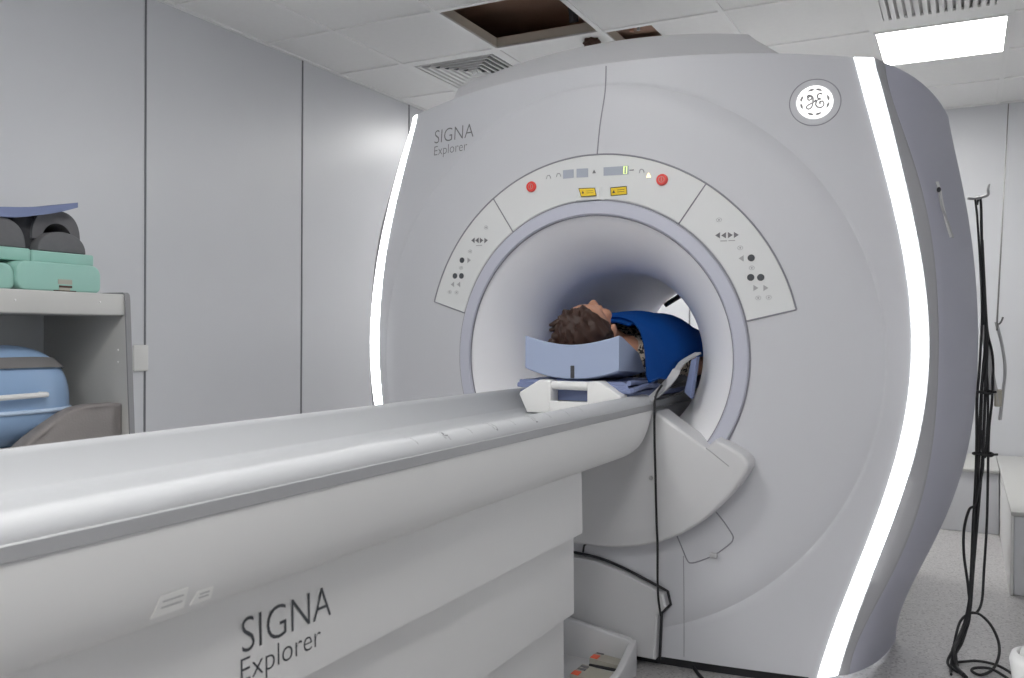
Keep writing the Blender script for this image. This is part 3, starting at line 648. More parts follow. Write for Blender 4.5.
# cradle inside the bore, its handle, and a latch in the tray
MB().bbox((-.165, 2.47, .812), (.17, 4.35, .85), .012).bbox((-.16, 2.62, .752), (.165, 4.3, .813), .01).build('cradle', 'trayw', tab)
hd = MB(); HC = .008
for sg in (1, -1):
    o_ = [(.060, .813), (.060, .914), (.098, .916), (.165, .876), (.168, .868), (.140, .813)]
    hd.bprism([(HC+sg*x, 2.415, z) for x, z in o_], [(HC+sg*x, 2.475, z) for x, z in o_], .005)
hd.bprism([(HC-.062, 2.415, .813), (HC+.062, 2.415, .813), (HC+.062, 2.415, .853), (HC-.062, 2.415, .853)], [(HC-.062, 2.475, .813), (HC+.062, 2.475, .813), (HC+.062, 2.475, .848), (HC-.062, 2.475, .848)], .003)
hb = hd.build('cradle_handle', 'white', tab)
MB().tube([(HC-.064, 2.432, .900), (HC+.064, 2.432, .900)], .0135, n=14).build('grip_bar', 'white', hb, 60)
la_ = onZ(36, 474, .825); MB().bbox((la_[0]-.10, la_[1]-.25, .812), (la_[0]+.015, la_[1], .826), .005).build('tray_latch', 'white', tab)
d = onZ(16, 479, .8265); MB().ellip(d, (.003, .003, .001), nu=12, nv=6).build('latch_hole', 'dark', tab)
# ------------------------------------------------------------------ patient, pads and drape
def remesh(mb, name, mname, parent, vox=.005, smooth=4, org=None):
    o = mb.build('tmp', mname, None, 0, org=(0, 0, 0), weld=True)
    r = o.modifiers.new('r', 'REMESH'); r.mode = 'VOXEL'; r.voxel_size = vox
    s_ = o.modifiers.new('s', 'SMOOTH'); s_.iterations = smooth; s_.factor = .5
    dg = bpy.context.evaluated_depsgraph_get(); dg.update(); me = bpy.data.meshes.new_from_object(o.evaluated_get(dg))
    t_ = MB(); t_.v = [v.co[:] for v in me.vertices]; t_.f = [tuple(p.vertices) for p in me.polygons]; t_.m = [0]*len(t_.f)
    bpy.data.objects.remove(o); bpy.data.meshes.remove(me)
    return t_.build(name, mname, parent, 180, org=org)
HX = 0.0
bd_ = MB()
bd_.ellip((HX, 2.560, 1.066), (.075, .095, .086)); bd_.ellip((HX, 2.620, 1.090), (.060, .070, .062)); bd_.ellip((HX, 2.672, 1.108), (.026, .026, .022))
bd_.ellip((HX, 2.565, 1.118), (.058, .05, .032)); bd_.cone((HX, 2.595, 1.143), (HX, 2.628, 1.158), .009, .012); bd_.ellip((HX, 2.632, 1.149), (.018, .012, .012))
bd_.ellip((HX, 2.655, 1.144), (.024, .011, .010)); bd_.ellip((HX+.028, 2.602, 1.140), (.014, .009, .009)); bd_.ellip((HX-.028, 2.602, 1.140), (.014, .009, .009))
for sg in (1, -1):
    bd_.ellip((HX+sg*.077, 2.612, 1.062), (.010, .020, .030)); bd_.ellip((HX+sg*.038, 2.63, 1.118), (.024, .03, .022))
    bd_.cone((sg*.06, 2.80, 1.005), (sg*.125, 2.84, .985), .052, .055)
    bd_.cone((sg*.14, 2.85, .975), (sg*.185, 3.12, .94), .046, .038); bd_.cone((sg*.185, 3.12, .94), (sg*.18, 3.36, .94), .038, .026)
    bd_.ellip((sg*.18, 3.42, .945), (.014, .05, .04))
    for q in range(4): bd_.cone((sg*.18, 3.45, .916+.019*q), (sg*.178, 3.53-.008*abs(q-1.5), .91+.02*q), .0095, .008, n=10)
    bd_.cone((sg*.174, 3.41, .975), (sg*.16, 3.46, .99), .011, .009, n=10)
    bd_.cone((sg*.085, 3.47, .962), (sg*.085, 3.90, .945), .076, .052); bd_.cone((sg*.085, 3.90, .945), (sg*.08, 4.27, .93), .05, .034); bd_.cone((sg*.08, 4.29, .92), (sg*.11, 4.33, 1.05), .034, .024)
bd_.cone((HX, 2.63, 1.045), (HX, 2.80, 1.02), .052, .058)
bd_.ellip((0, 2.98, 1.0), (.15, .20, .10)); bd_.ellip((0, 3.22, .985), (.145, .21, .095)); bd_.ellip((0, 3.44, .965), (.155, .15, .082))
per = remesh(bd_, 'person', 'skin', None, .005, 3, org=(0, 2.9, .89))
tag(per, 'person lying face up with brown hair, head towards us at the bore entrance', 'person')
hr = MB()
def hairfn(d, p):
    line = 2.508+(1.145-p[2])*.98-.10*max(0, p[2]-1.10)+.012*math.sin(7*d[0])
    k = 1/(1+math.exp((p[1]-line)/.006))
    n_ = .006*math.sin(17*d[0]+6*d[2])*math.cos(11*d[1]+9*d[2])+.004*math.sin(31*d[0]-14*d[1]+8*d[2])
    return np.array((HX, 2.565, 1.064))+d*(np.array((.078, .100, .089))*(.86+.26*k)+n_*k)
hr.ellip((HX, 2.565, 1.064), (.082, .105, .092), nu=64, nv=48, fn=hairfn)
for q in range(7): hr.cone((-.05-.008*q, 2.52-.006*q, 1.10-.018*q), (-.085-.004*(q % 2), 2.485+.01*q, 1.085-.016*q), .018, .006, n=8)
hr.build('hair', 'hair', per, 60)
sh_ = MB()
for sg in (1, -1):
    sh_.cone((sg*.062, 2.812, 1.0), (sg*.125, 2.84, .985), .060, .062); sh_.cone((sg*.14, 2.85, .975), (sg*.17, 3.02, .952), .053, .047)
sh_.ellip((0, 2.985, 1.0), (.157, .215, .107)); sh_.ellip((0, 3.22, .985), (.152, .20, .101))
remesh(sh_, 'patterned_shirt', 'leopard', per, .006, 3)
# pillow with dished top and curved underside
rows = []; px_ = np.linspace(-.157, .155, 30)
def ptop(x, s): return 1.0235+.028*(abs(x+.005)/.155)**1.7-.045*s*max(0, 1-(x/.11)**2)
def pbot(x): return .918+.030*(abs(x)/.155)**2
Yp = [2.452, 2.456, 2.50, 2.56, 2.62, 2.685, 2.69]
fronts = []
slot = lambda x: abs(x-.006) < .007
for y in Yp:
    s = min(1, max(0, (y-2.456)/.06)); ins = .003 if y in (2.452, 2.69) else 0
    yt = 2.452+(y-2.452)*.78; rows.append([(x, yt, ptop(x, s)-ins-.058*max(0, y-2.47)/.22) for x in px_]+[(x, y, pbot(x)+ins-.012*(y-2.452)/.24) for x in px_[::-1]])
mb = MB().grid(rows, cu=True); n_ = len(px_)
for rw in (rows[0], rows[-1]):
    mb.add(rw, [(i, i+1, 2*n_-2-i, 2*n_-1-i) for i in range(n_-1)])
pil = tag(thing('head_pillow', 'saddle-shaped pale blue foam pillow under the head', 'pillow', (0, 2.57, .92)), None)
mb.build('foam_block', 'pillow', pil, 40)
MB().bbox((-.004, 2.4510, .9195), (.013, 2.46, .962), .006).build('slot', 'foamd', pil)
# mats on the cradle
def mat_sheet(x0, x1, y0, y1, z0, z1, wob=.003, seed=0):
    n1, n2 = 24, 40; rows = []
    for j in range(n2):
        y = y0+(y1-y0)*j/(n2-1); r = []
        tops = [(x0+(x1-x0)*i/(n1-1), y, z1+wob*math.sin(3.1*i+seed)*math.sin(.5*j+seed)+(0 if 0 < i < n1-1 else -.006)) for i in range(n1)]
        bots = [(x, y, z0+(0 if 0 < k < n1-1 else .005)) for k, (x, _, _) in enumerate(tops)][::-1]
        rows.append(tops+bots)
    m_ = MB().grid(rows, cu=True)
    for rw in (rows[0], rows[-1]): m_.add(rw, [(i, i+1, 2*n1-2-i, 2*n1-1-i) for i in range(n1-1)])
    return m_
tag(mat_sheet(-.185, .175, 2.475, 4.3, .851, .884, .001).build('cradle_mat', 'bluegrey', None, 40), 'slate blue mat lying flat on the cradle under the folded sheet', 'mat')
fs = thing('folded_sheet', 'folded blue-grey sheet bunched between the pillow and the mat', 'sheet', (0, 2.6, .885))
a = MB(); 
for k_, (z_, ys_, xr, xl) in enumerate(((.893, 2.462, .19, -.190), (.907, 2.468, .178, -.186))):
    mat_ = mat_sheet(xl, xr, ys_, 2.75, z_-.006, z_+.006, .003, k_*2+1); a.add(mat_.v, mat_.f)
    a.tube([(x, ys_+.004+.004*math.sin(30*x+k_), z_+.003*math.sin(22*x+2*k_)-.006*(x > .12)) for x in np.linspace(xl, xr, 18)], .0075, n=8, sm=3)
    a.tube([(xr-.002+.006*math.sin(8*y+k_), y, z_+.004*math.sin(20*y+k_*2)) for y in np.linspace(ys_, 2.75, 12)], .008, n=8, sm=3)
a.build('sheet_layers', 'bluegrey', fs, 60)
# blue drape over the body
def dz(x, y):
    zc = np.interp(y, [2.62, 2.74, 2.80, 3.0, 3.2, 3.5, 3.8, 4.1], [1.100, 1.108, 1.118, 1.137, 1.130, 1.070, 1.025, 1.005])
    wd = np.interp(y, [2.6, 2.75, 2.9, 4.1], [.222, .240, .252, .245]); q = min(abs(x)/wd, 1)
    base = np.interp(y, [2.6, 2.9, 3.3], [.915, .908, .91])
    return base+(zc-base)*(1-q**2.6)**.62+.004*math.sin(25*y+9*x)*math.sin(14*x+3*y)
def drape(mb, hem, y1, x0, x1, off, thk, m=0):
    nx, ny = 60, 50; T_, B_ = [], []
    for j in range(ny):
        r1, r2 = [], []
        for i in range(nx):
            x = x0+(x1-x0)*i/(nx-1); h_ = hem(x); y = h_+(y1-h_)*(j/(ny-1))**1.4
            z = dz(x, y)+off; r1.append((x, y, z)); r2.append((x*(1-thk*3), y+(thk if j == 0 else 0), z-thk))
        T_.append(r1); B_.append(r2)
    mb.grid(T_, m); mb.grid(B_, m)
    mb.grid([T_[0], B_[0]], m); mb.grid([T_[-1], B_[-1]], m); mb.grid([[r[0] for r in T_], [r[0] for r in B_]], m); mb.grid([[r[-1] for r in T_], [r[-1] for r in B_]], m)
hem1 = lambda x: 2.752-.185*min(1.1, (max(x, 0)/.20))**2.3+.0*min(1, max(-x, 0)/.2)+.006*math.sin(22*x)
dm = MB(); drape(dm, hem1, 4.15, -.243, .236, .006, .006)
hem2 = lambda x: 2.722-.05*min(1, (max(x, 0)/.12))**2-.04*min(1, max(-x, 0)/.2)
drape(dm, hem2, 2.95, -.20, .10, -.004, .005)
tag(dm.build('blue_drape', 'drape', None, 60, org=(0, 3.2, .93)), 'bright blue cloth drape spread over the lying person', 'drape')
# coil strap, upright pad and leads by the table end
sp_ = [onY(648, 401, 2.56), onY(661, 390, 2.62), onY(672, 378, 2.68), onY(682, 363, 2.72), onY(698, 353, 2.78)]
def band(path, wid, thk, nrm):
    P_ = crom(path, 8); mb = MB(); rows = []; nrm = np.array(nrm, float); nrm /= np.linalg.norm(nrm)
    for i, p in enumerate(P_):
        t_ = P_[min(i+1, len(P_)-1)]-P_[max(i-1, 0)]; t_ /= np.linalg.norm(t_); s_ = np.cross(t_, nrm); s_ /= np.linalg.norm(s_); n2 = np.cross(s_, t_)
        rows.append([p+s_*wid*a+n2*thk*b for a, b in ((-.5, -.5), (.5, -.5), (.5, .5), (-.5, .5))])
    mb.grid(rows, cu=True); mb.add(list(rows[0])+list(rows[-1]), [(3, 2, 1, 0), (4, 5, 6, 7)]); return mb
tag(band(sp_, .026, .006, (.3, .55, .8)).build('coil_strap', 'gcable', None, 30), 'pale grey strap slanting up from the table end into the bore', 'strap')
pp = [onY(684, 392, 2.74), onY(691, 399, 2.74), onY(697, 357, 2.74), onY(691, 360, 2.74)]
tag(MB().bprism([tuple(q) for q in pp], [(q[0]-.004, q[1]+.05, q[2]) for q in pp], .003).build('side_pad', 'bluegrey', None, 30), 'narrow slate blue pad standing upright at the right of the bore', 'pad')
for k_, (pa_, lab) in enumerate((([(655, 397, 2.575), (664, 391, 2.66), (676, 385, 2.74), (690, 379, 2.84)], 'thin black lead, upper of two running from the strap into the bore'), ([(654, 400, 2.57), (668, 397, 2.66), (684, 391, 2.73)], 'thin black lead, lower of two running from the strap beside the blue pad'))):
    tag(MB().tube([onY(*q) for q in pa_], .0032, n=8).build('coil_lead', 'black', None, 60), lab, 'lead', 'thin leads by the table end')
tag(MB().bbox(tuple(np.array(onY(668, 384, 2.74))-np.array((.04, .0, .015))), tuple(np.array(onY(668, 384, 2.74))+np.array((.03, .16, .025))), .02).build('coil_cushion', 'foamd', None, 60), 'dark foam cushion wedged between the drape and the grey strap', 'cushion')
tag(MB().tube([onY(662, 385, 2.59), onY(657, 393, 2.575), onY(655, 401, 2.57), onY(654.5, 413, 2.565), onY(654.5, 440, 2.585), onY(655.5, 480, 2.588), onY(656.5, 520, 2.59), onY(657.5, 545, 2.60), onY(657.5, 575, 2.615), onY(658.5, 600, 2.625), onY(661, 616, 2.628)], .0036, n=8).build('hanging_lead', 'black', None, 60), 'black lead hanging down from the table end past the apron', 'lead')
tag(MB().tube([(.262, 2.72, .012), onZ(690, 664, .006), onZ(700, 676, .006), onZ(716, 692, .006)], .0055, n=8).build('floor_lead', 'black', None, 60), 'short black lead coming out on the floor under the scanner', 'lead')
# ------------------------------------------------------------------ cabinet on the left and what it carries
XB, XF, YC0, YC1, ZT = -1.935, -1.50, 1.28, 2.065, 1.184
cab = thing('storage_cabinet', 'open white storage cabinet with grey edges against the left wall', 'cabinet', (-1.72, 1.67, 0))
MB().bbox((XB, YC0, ZT-.074), (XF, YC1-.016, ZT), .006).build('top_board', 'cab', cab)
sp = [(XB, 0), (XB, ZT), (XF-.012, ZT), (XF-.003, ZT-.008), (XF, ZT-.022), (XF+.045, .35), (XF+.05, 0)]
for y in (YC0, YC1-.018):
    MB().prism([(x, y, z) for x, z in sp], [(x, y+.018, z) for x, z in sp]).build('side_board', 'cab', cab, 30)
    s2 = sp[1:]; t_ = MB(); rows = [[(x, y-.001+q, z+.001) for x, z in s2] for q in (0, .02)]
    o2 = [[(x+.006 if x > XB else x, y-.001+q, z+.006 if z > ZT-.02 else z) for x, z in s2] for q in (.02, 0)]
    t_.grid([rows[0], rows[1], o2[0], o2[1]], cv=True); t_.build('edge_trim', 'cabtrim', cab, 40)
MB().box((XB-.005, YC0, .05), (XB, YC1, ZT-.01)).build('back_board', 'cabin', cab, 0)
MB().bbox((XB, YC0+.02, .655), (XF+.024, YC1-.02, .677), .004).build('shelf', 'cab', cab)
MB().bbox((XB, YC0+.02, .10), (XF+.03, YC1-.02, .13), .004).build('shelf', 'cab', cab)
for y in (1.60, 1.63, 1.99):
    pass
scr = MB()
for q in ((118, 350), (118, 362)):
    p = onY(q[0], q[1], YC1-.0185); MB().ellip(p, (.004, .002, .004), nu=10, nv=6).build('screw_cap', 'white', cab)
for q in ((15, 300), (100, 302)):
    p = onX(q[0], q[1], XF); MB().ellip(p, (.002, .004, .004), nu=10, nv=6).build('screw_cap', 'white', cab)
pa, pb = onX(133.5, 345, XW+.01), onX(148.5, 371, XW+.01)
pl = MB().bbox((XW, pa[1], pb[2]), (XW+.012, pb[1], pa[2]), .006); tag(pl.build('wall_plate', 'plate', None, 40, org=(XW, (pa[1]+pb[1])/2, pb[2])), 'small blank white plate on the wall just right of the cabinet', 'wall plate')
def yz(px, py, X): p = onX(px, py, X); return p[1], p[2]
# mint pads: two rolls below, two flat bars on top
def dpad(y0, y1, z0, z1, x0, x1, rr, name, lab, rightround=.02):
    n_ = 8; prof = []
    for a in np.linspace(-90, 90, 12): pass
    h = z1-z0; 
    pts = [(y0+rr, z0), (y1-rightround, z0)]
    pts += [(y1-rightround+rightround*math.sin(t_), z0+rightround-rightround*math.cos(t_)) for t_ in np.linspace(.2, PI/2, 5)]
    r2 = min(h*.45, .035)
    pts += [(y1-r2+r2*math.cos(t_), z1-r2+r2*math.sin(t_)) for t_ in np.linspace(0, PI/2, 7)]
    pts += [(y0+rr-rr*math.sin(t_), z1-rr+rr*math.cos(t_)) for t_ in np.linspace(0, PI/2, 6)]
    pts += [(y0+rr-rr*math.cos(t_), z0+rr-rr*math.sin(t_)) for t_ in np.linspace(0, PI/2, 6)[:-1]]
    mb = MB().bprism([(x1, y, z) for y, z in pts], [(x0, y, z) for y, z in pts], .006)
    return mb
GRP = 'mint positioning pads on the cabinet top'
zt = ZT+.0012
xm0, xm1 = -1.80, -1.545
y0, _ = yz(17, 280, xm1); y1, _ = yz(101, 280, xm1); _, z1 = yz(60, 263, xm1)
o = thing('mint_roll', 'mint green rounded pad lying on the cabinet top, under the grey foam on the right', 'positioning pad', (-1.67, (y0+y1)/2, zt), GRP)
dpad(y0, y1, zt, z1, xm0, xm1, .03, '', '').build('pad_body', 'mint', o, 40)
la2 = yz(60, 289, xm1); tg = MB()
for k_, (a, b, c, d_, m_) in enumerate(((58, 280, 72, 284, 1), (59, 286, 72, 287.5, 2), (59, 288, 70, 290.5, 1), (54, 291, 76, 292, 2))):
    ya, za = yz(a, d_, xm1); yb, zb = yz(c, b, xm1); tg.box((xm1-.002, ya, max(za, zt+.0005)), (xm1+.0012, yb, zb), m_)
tg.build('sticker', ['mint', 'pedal', 'rag'], o, 0)
ye, _ = yz(15.5, 280, xm1); 
o = thing('mint_roll', 'mint green rounded pad lying on the cabinet top, cut by the left picture edge', 'positioning pad', (-1.67, ye-.14, zt), GRP)
dpad(ye-.28, ye+.004, zt, z1-.012, xm0, xm1-.01, .03, '', '').build('pad_body', 'mint', o, 40)
_, zb2 = yz(60, 251, xm1-.05)
yb1, _ = yz(94, 256, xm1-.05); yb0, _ = yz(31, 256, xm1-.05)
zz1 = z1+.001
o = MB().bbox((-1.82, yb0+.002, zz1), (xm1-.05, yb1, zb2-.004), .006).build('mint_bar', 'mint', None, 40)
tag(o, 'flat mint green bar resting on the right mint roll, below the grey half rounds', 'positioning pad', GRP)
o = MB().bbox((-1.82, yb0-.26, zz1), (xm1-.05, yb0-.001, zb2-.001), .006).build('mint_bar', 'mint', None, 40)
tag(o, 'flat mint green bar on the left mint roll, cut by the picture edge', 'positioning pad', GRP)
zq = zb2-.0035
def halfround(px0, px1, ptop_, X1, X0_, z0, nm, mt, lab, frac=1.0):
    ya, _ = yz(px0, 240, X1); yb, _ = yz(px1, 240, X1); _, ztp = yz((px0+px1)/2, ptop_, X1); yc = (ya+yb)/2; ry = (yb-ya)/2; rz = ztp-z0
    pts = [(yc+ry*math.cos(t_), z0+rz*math.sin(t_)**.85) for t_ in np.linspace(0, PI, 28)]
    o = MB().bprism([(X1, y, z) for y, z in pts], [(X0_, y, z) for y, z in pts], .004).build(nm, mt, None, 40)
    return tag(o, lab, 'foam bolster', 'grey half round bolsters on the mint bars')
halfround(38, 86, 232, xm1-.07, -1.84, zq+.002, 'foam_half_round', 'foamg', 'grey half round foam under the dark arch, right of the pair')
halfround(-24, 26, 216.5, xm1-.07, -1.84, zb2+.001, 'foam_half_round', 'foamg', 'grey half round foam cut by the left picture edge')
Xa = xm1-.10
ya, za = yz(32, 238, Xa); yb, zb = yz(80, 240, Xa); yi0, _ = yz(42, 238, Xa); yi1, _ = yz(72, 236, Xa); _, ztp = yz(57, 210.5, Xa); _, zit = yz(57, 223.5, Xa)
yc, ry, rz = (ya+yb)/2, (yb-ya)/2, ztp-za; yci, ryi, rzi = (yi0+yi1)/2, (yi1-yi0)/2, zit-za
tt = np.linspace(0, PI, 24)
pts = [(yc+ry*math.copysign(abs(math.cos(t_))**.8, math.cos(t_)), za+rz*math.sin(t_)**.8) for t_ in tt]+[(yci+ryi*math.cos(t_), za+rzi*math.sin(t_)) for t_ in tt[::-1]]
n2 = len(pts); A = [(Xa, y, z) for y, z in pts]; B = [(-1.86, y, z) for y, z in pts]
mb = MB(); mb.prism(A, B, cap=False)
h2 = len(tt); mb.add(A, [(i, i+1, n2-2-i, n2-1-i) for i in range(h2-1)]); mb.add(B, [(i, i+1, n2-2-i, n2-1-i) for i in range(h2-1)])
tag(mb.build('foam_arch', 'foamg', None, 40), 'dark grey foam arch standing over the right half round bolster', 'foam arch')
ya, _ = yz(22, 230, Xa-.01); yb, _ = yz(41, 230, Xa-.01); _, ztp = yz(30, 216, Xa-.01)
tag(MB().bbox((-1.85, ya-.03, zb2+.0005), (Xa-.012, yb-.012, ztp), .006).build('foam_block', 'foamd', None, 40), 'black foam block between the two grey half rounds', 'foam block')
rows = []; Xb = xm1-.06
cu = [(-40, 206, 215), (-10, 206.5, 216), (20, 207, 217), (40, 206.5, 215), (60, 205, 212), (78, 202.5, 207.5)]
up_ = []; dn_ = []
for a, b, c in cu:
    y, z = yz(a, b, Xb); up_.append((y, z)); y2, z2 = yz(a, c, Xb); dn_.append((y2, z2))
cp = lambda L: [(q[1], q[2]) for q in crom([(0, a, b) for a, b in L], 5)]
pts = cp(up_)+cp(dn_)[::-1]
mb = MB(); A = [(Xb, y, z) for y, z in pts]; B = [(-1.86, y, z) for y, z in pts]; mb.prism(A, B, cap=False); n2 = len(pts)
for L in (A, B): mb.add(L, [(i, i+1, n2-2-i, n2-1-i) for i in range(n2//2-1)])
tag(mb.build('curved_pad', 'bluegrey', None, 40), 'thin slate blue curved pad on top of the foam pile', 'pad')
# blue coil on the shelf
Xc = -1.70
yr, _ = yz(66, 405, Xc); _, ztp = yz(0, 345, Xc); yc = yr-.262; zc = .677+.1335
coil = thing('head_coil', 'rounded light blue coil shell with grey strap on the cabinet shelf', 'coil', (Xc, yc, .677))
def coilf(d, p):
    e = 2.6
    q = np.sign(d)*np.abs(d)**(2/e); q = q/ (np.sum(np.abs(q)**e)**(1/e)+1e-9)
    z = zc+q[2]*(.200 if q[2] > 0 else .132); sh = 1-.0*q[2]
    return np.array((Xc+q[0]*.155, yc+q[1]*.235, z))
MB().ellip((0, 0, 0), (1, 1, 1), nu=48, nv=28, fn=coilf).build('shell', 'coil', coil, 60)
def coil_ring(z, out):
    P_ = []
    q2 = (z-zc)/(.200 if z > zc else .132); s_ = (1-abs(q2)**2.6)**(1/2.6)
    for k in range(60):
        a = 2*PI*k/60; c_, s2 = math.cos(a), math.sin(a); e = 2/2.6
        P_.append((Xc+math.copysign(abs(c_)**e, c_)*(.155*s_+out), yc+math.copysign(abs(s2)**e, s2)*(.235*s_+out), z))
    return P_
_, zs_ = yz(30, 412, Xc+.15); MB().tube(coil_ring(zs_, .001), .007, n=8, sm=0, closed=True).build('seam_ridge', 'coilw', coil, 60)
hy0, hz = yz(0, 398, Xc+.175); hy1, hz1 = yz(48, 394.5, Xc+.175)
hn = MB().tube([(Xc+.175, hy0-.12, hz-.002), (Xc+.176, (hy0+hy1)/2, (hz+hz1)/2), (Xc+.172, hy1, hz1)], .0085, n=10); hn.cone((Xc+.13, hy1-.02, hz1), (Xc+.172, hy1-.006, hz1), .009, .009); hn.cone((Xc+.13, hy0-.1, hz1), (Xc+.172, hy0-.1, hz1), .009, .009)
hn.build('carry_handle', 'white', coil, 60)
sv = []
_, zst = yz(20, 366, Xc+.1)

rows = []
for dz_, o_ in ((-.017, .006), (-.017, .010), (.017, .008), (.017, .003)):
    base = coil_ring(zst, 0); ring_ = []
    for k in range(60):
        a = 2*PI*k/60; z = zst+dz_+.012*math.cos(a)
        z = min(z, zc+.1999); q = (z-zc)/(.200 if z > zc else .132); s_ = (1-min(1, abs(q))**2.6)**(1/2.6); c_, s2 = math.cos(a), math.sin(a); e = 2/2.6
        ring_.append((Xc+math.copysign(abs(c_)**e, c_)*(.155*s_+o_), yc+math.copysign(abs(s2)**e, s2)*(.235*s_+o_), z))
    rows.append(ring_)
MB().grid(rows, cu=True, cv=True).build('strap', 'strap', coil, 60)
# taupe sandbag on the shelf
Xs = XF+.002
cu = [(10, 462), (30, 440), (50, 425), (72, 411), (90, 405), (110, 403.5), (121, 403), (127, 407), (129, 420), (130, 440)]
pts = [yz(a, b, Xs) for a, b in cu]; zlow = .6775
y_end = pts[-1][0]; pts = cp(pts); pts = [(min(y, YC1-.021), max(z, zlow)) for y, z in pts]; pts = [p for i, p in enumerate(pts) if i == 0 or p != pts[i-1]]
pts += [(pts[-1][0], zlow), (pts[0][0], zlow)]
pts = [p for i, p in enumerate(pts) if i == 0 or math.hypot(p[0]-pts[i-1][0], p[1]-pts[i-1][1]) > .002]
mb = MB(); rows = []
cy_, cz_ = np.mean([p[0] for p in pts]), zlow
for x, k in ((Xs, .94), (Xs-.004, .985), (Xs-.012, 1.0), (Xs-.05, 1.0), (Xs-.062, .985), (Xs-.066, .94)):
    rows.append([(x+.006*math.sin(30*y)*(k < 1), cy_+(y-cy_)*k, cz_+(z-cz_)*k) for y, z in pts])
mb.grid(rows, cu=True); n2 = len(pts)
for rw in (rows[0], rows[-1]): mb.add(rw, [tuple(range(n2))])
tag(mb.build('fabric_cushion', 'sack', None, 60), 'taupe fabric cushion slumped in front of the blue coil on the shelf', 'cushion')
# ------------------------------------------------------------------ right side: sensor strip, hook, cables, benches
bpy.context.view_layer.update()
SC_ = [o for o in bpy.data.objects if o.name.startswith('side_cover') and max(v[0] for v in o.bound_box)+ORG[o.name][0] > .5][0]
def side_pt(px, py, off=.003):
    org = ORG[SC_.name]; dvec = ray(px, py); dvec = dvec/np.linalg.norm(dvec)
    ok, loc, nor, _ = SC_.ray_cast(Vector(CAM-org), Vector(dvec))
    P_ = np.array(loc)+org if ok else onY(px, py, 3.0); nn = np.array(nor) if ok else np.array((1., 0, 0))
    if np.dot(nn, dvec) > 0: nn = -nn
    return P_+nn*off
sc_ = thing('sensor_strip', 'pale strip with a dark clip hanging on the scanner right side', 'sensor', side_pt(940, 205))
ssp = [side_pt(*q) for q in ((936, 182), (939, 192), (941.5, 205), (945, 220), (950, 237))]
band(ssp, .014, .003, (.9, -.4, .1)).build('paper_strip', 'white', sc_, 40)
MB().tube([side_pt(*q, .006) for q in ((937, 190), (939, 205), (944, 218), (951, 238))], .003, n=6).build('wire', 'gcable', sc_, 60)
MB().ellip(side_pt(936.5, 190.5, .007), (.006, .008, .008)).build('clip', 'dark', sc_, 60)
hk = [(1.075, 3.41, 1.535), (1.10, 3.42, 1.535), (1.135, 3.43, 1.545), tuple(onY(988, 189, 3.43)), tuple(onY(989.5, 184, 3.43))]
tag(MB().tube(hk, [.005, .005, .005, .0045, .003], n=8).build('cable_hook', 'chrome', None, 60), 'small curved metal hook at the scanner back edge holding black cables', 'hook')
def cab_path(L): return [onY(a, b, c) for a, b, c in L]
CB = 'black cables hanging at the right of the scanner'
def cable(L, r, lab, m='black', grp=CB, fl=0):
    P_ = cab_path(L)
    for p in P_:
        rr_ = max(r) if hasattr(r, '__len__') else r; p[2] = max(p[2], rr_+.001)
    return tag(MB().tube(P_, r, n=8, sm=8).build('hanging_cable', m, None, 60), lab, 'cable', grp)
cable([(977, 205, 3.43), (979, 197, 3.43), (981, 205, 3.44), (982, 250, 3.43), (984, 300, 3.43), (986, 335, 3.42), (982, 385, 3.41), (980, 430, 3.40), (978, 465, 3.40), (974, 520, 3.36), (972, 570, 3.32), (969, 612, 3.28), (962, 640, 3.22), (954, 655, 3.14), (955, 666, 3.10), (964, 680, 3.03)], [.004, .005, .0065, .0075, .0075], 'thickest black cable hanging from the hook down to the floor')
cable([(975, 199, 3.42), (977, 215, 3.42), (980, 260, 3.42), (982, 310, 3.42), (980, 360, 3.41), (977, 400, 3.40), (977, 440, 3.39), (976, 480, 3.38), (973, 540, 3.35), (971, 590, 3.31), (966, 620, 3.26), (958, 640, 3.19), (953, 652, 3.13), (957, 668, 3.09), (966, 684, 3.02)], [.0035, .004, .006, .0065, .0065], 'black cable hanging closest along the scanner edge')
cable([(985, 310, 3.43), (988, 335, 3.43), (993, 360, 3.43), (992, 400, 3.42), (989, 430, 3.42), (988, 470, 3.40), (987, 520, 3.37), (984, 570, 3.34), (982, 600, 3.31), (977, 612, 3.29), (970, 613, 3.28), (960, 622, 3.25), (954, 645, 3.18), (951, 668, 3.10), (951, 690, 3.03)], .0042, 'thin black cable looping out on the right of the bundle')
cable([(981, 430, 3.40), (983, 465, 3.38), (978, 490, 3.37), (975, 505, 3.36), (969, 510, 3.35), (964, 530, 3.34), (964, 555, 3.33), (968, 585, 3.31), (970, 612, 3.28), (966, 630, 3.24), (956, 645, 3.18), (948, 660, 3.13), (950, 668, 3.10), (958, 676, 3.06)], .0045, 'thin black cable bowing out on the left of the bundle')
cable([(969, 613, 3.275), (979, 614, 3.275), (990, 624, 3.25), (998, 640, 3.21), (999, 655, 3.16), (993, 669, 3.11), (981, 678, 3.07), (972, 672, 3.09), (975, 668, 3.11), (990, 668.5, 3.11), (1004, 676, 3.08), (1012, 682, 3.05)], .0045, 'black cable making one big round loop above the floor')
cable([(955, 664, 3.15), (965, 661.5, 3.165), (978, 661, 3.17), (995, 664.5, 3.16), (1008, 671, 3.13), (1018, 680, 3.09)], .0045, 'thin black cable curling flat across the floor at the bottom')
cable([(982, 240, 3.42), (985, 300, 3.42), (987, 345, 3.42), (985, 400, 3.405), (983, 450, 3.39), (979, 500, 3.37), (974, 560, 3.33), (970, 605, 3.29), (963, 630, 3.23), (956, 650, 3.17), (957, 666, 3.11)], .005, 'black cable in the middle of the hanging bundle')
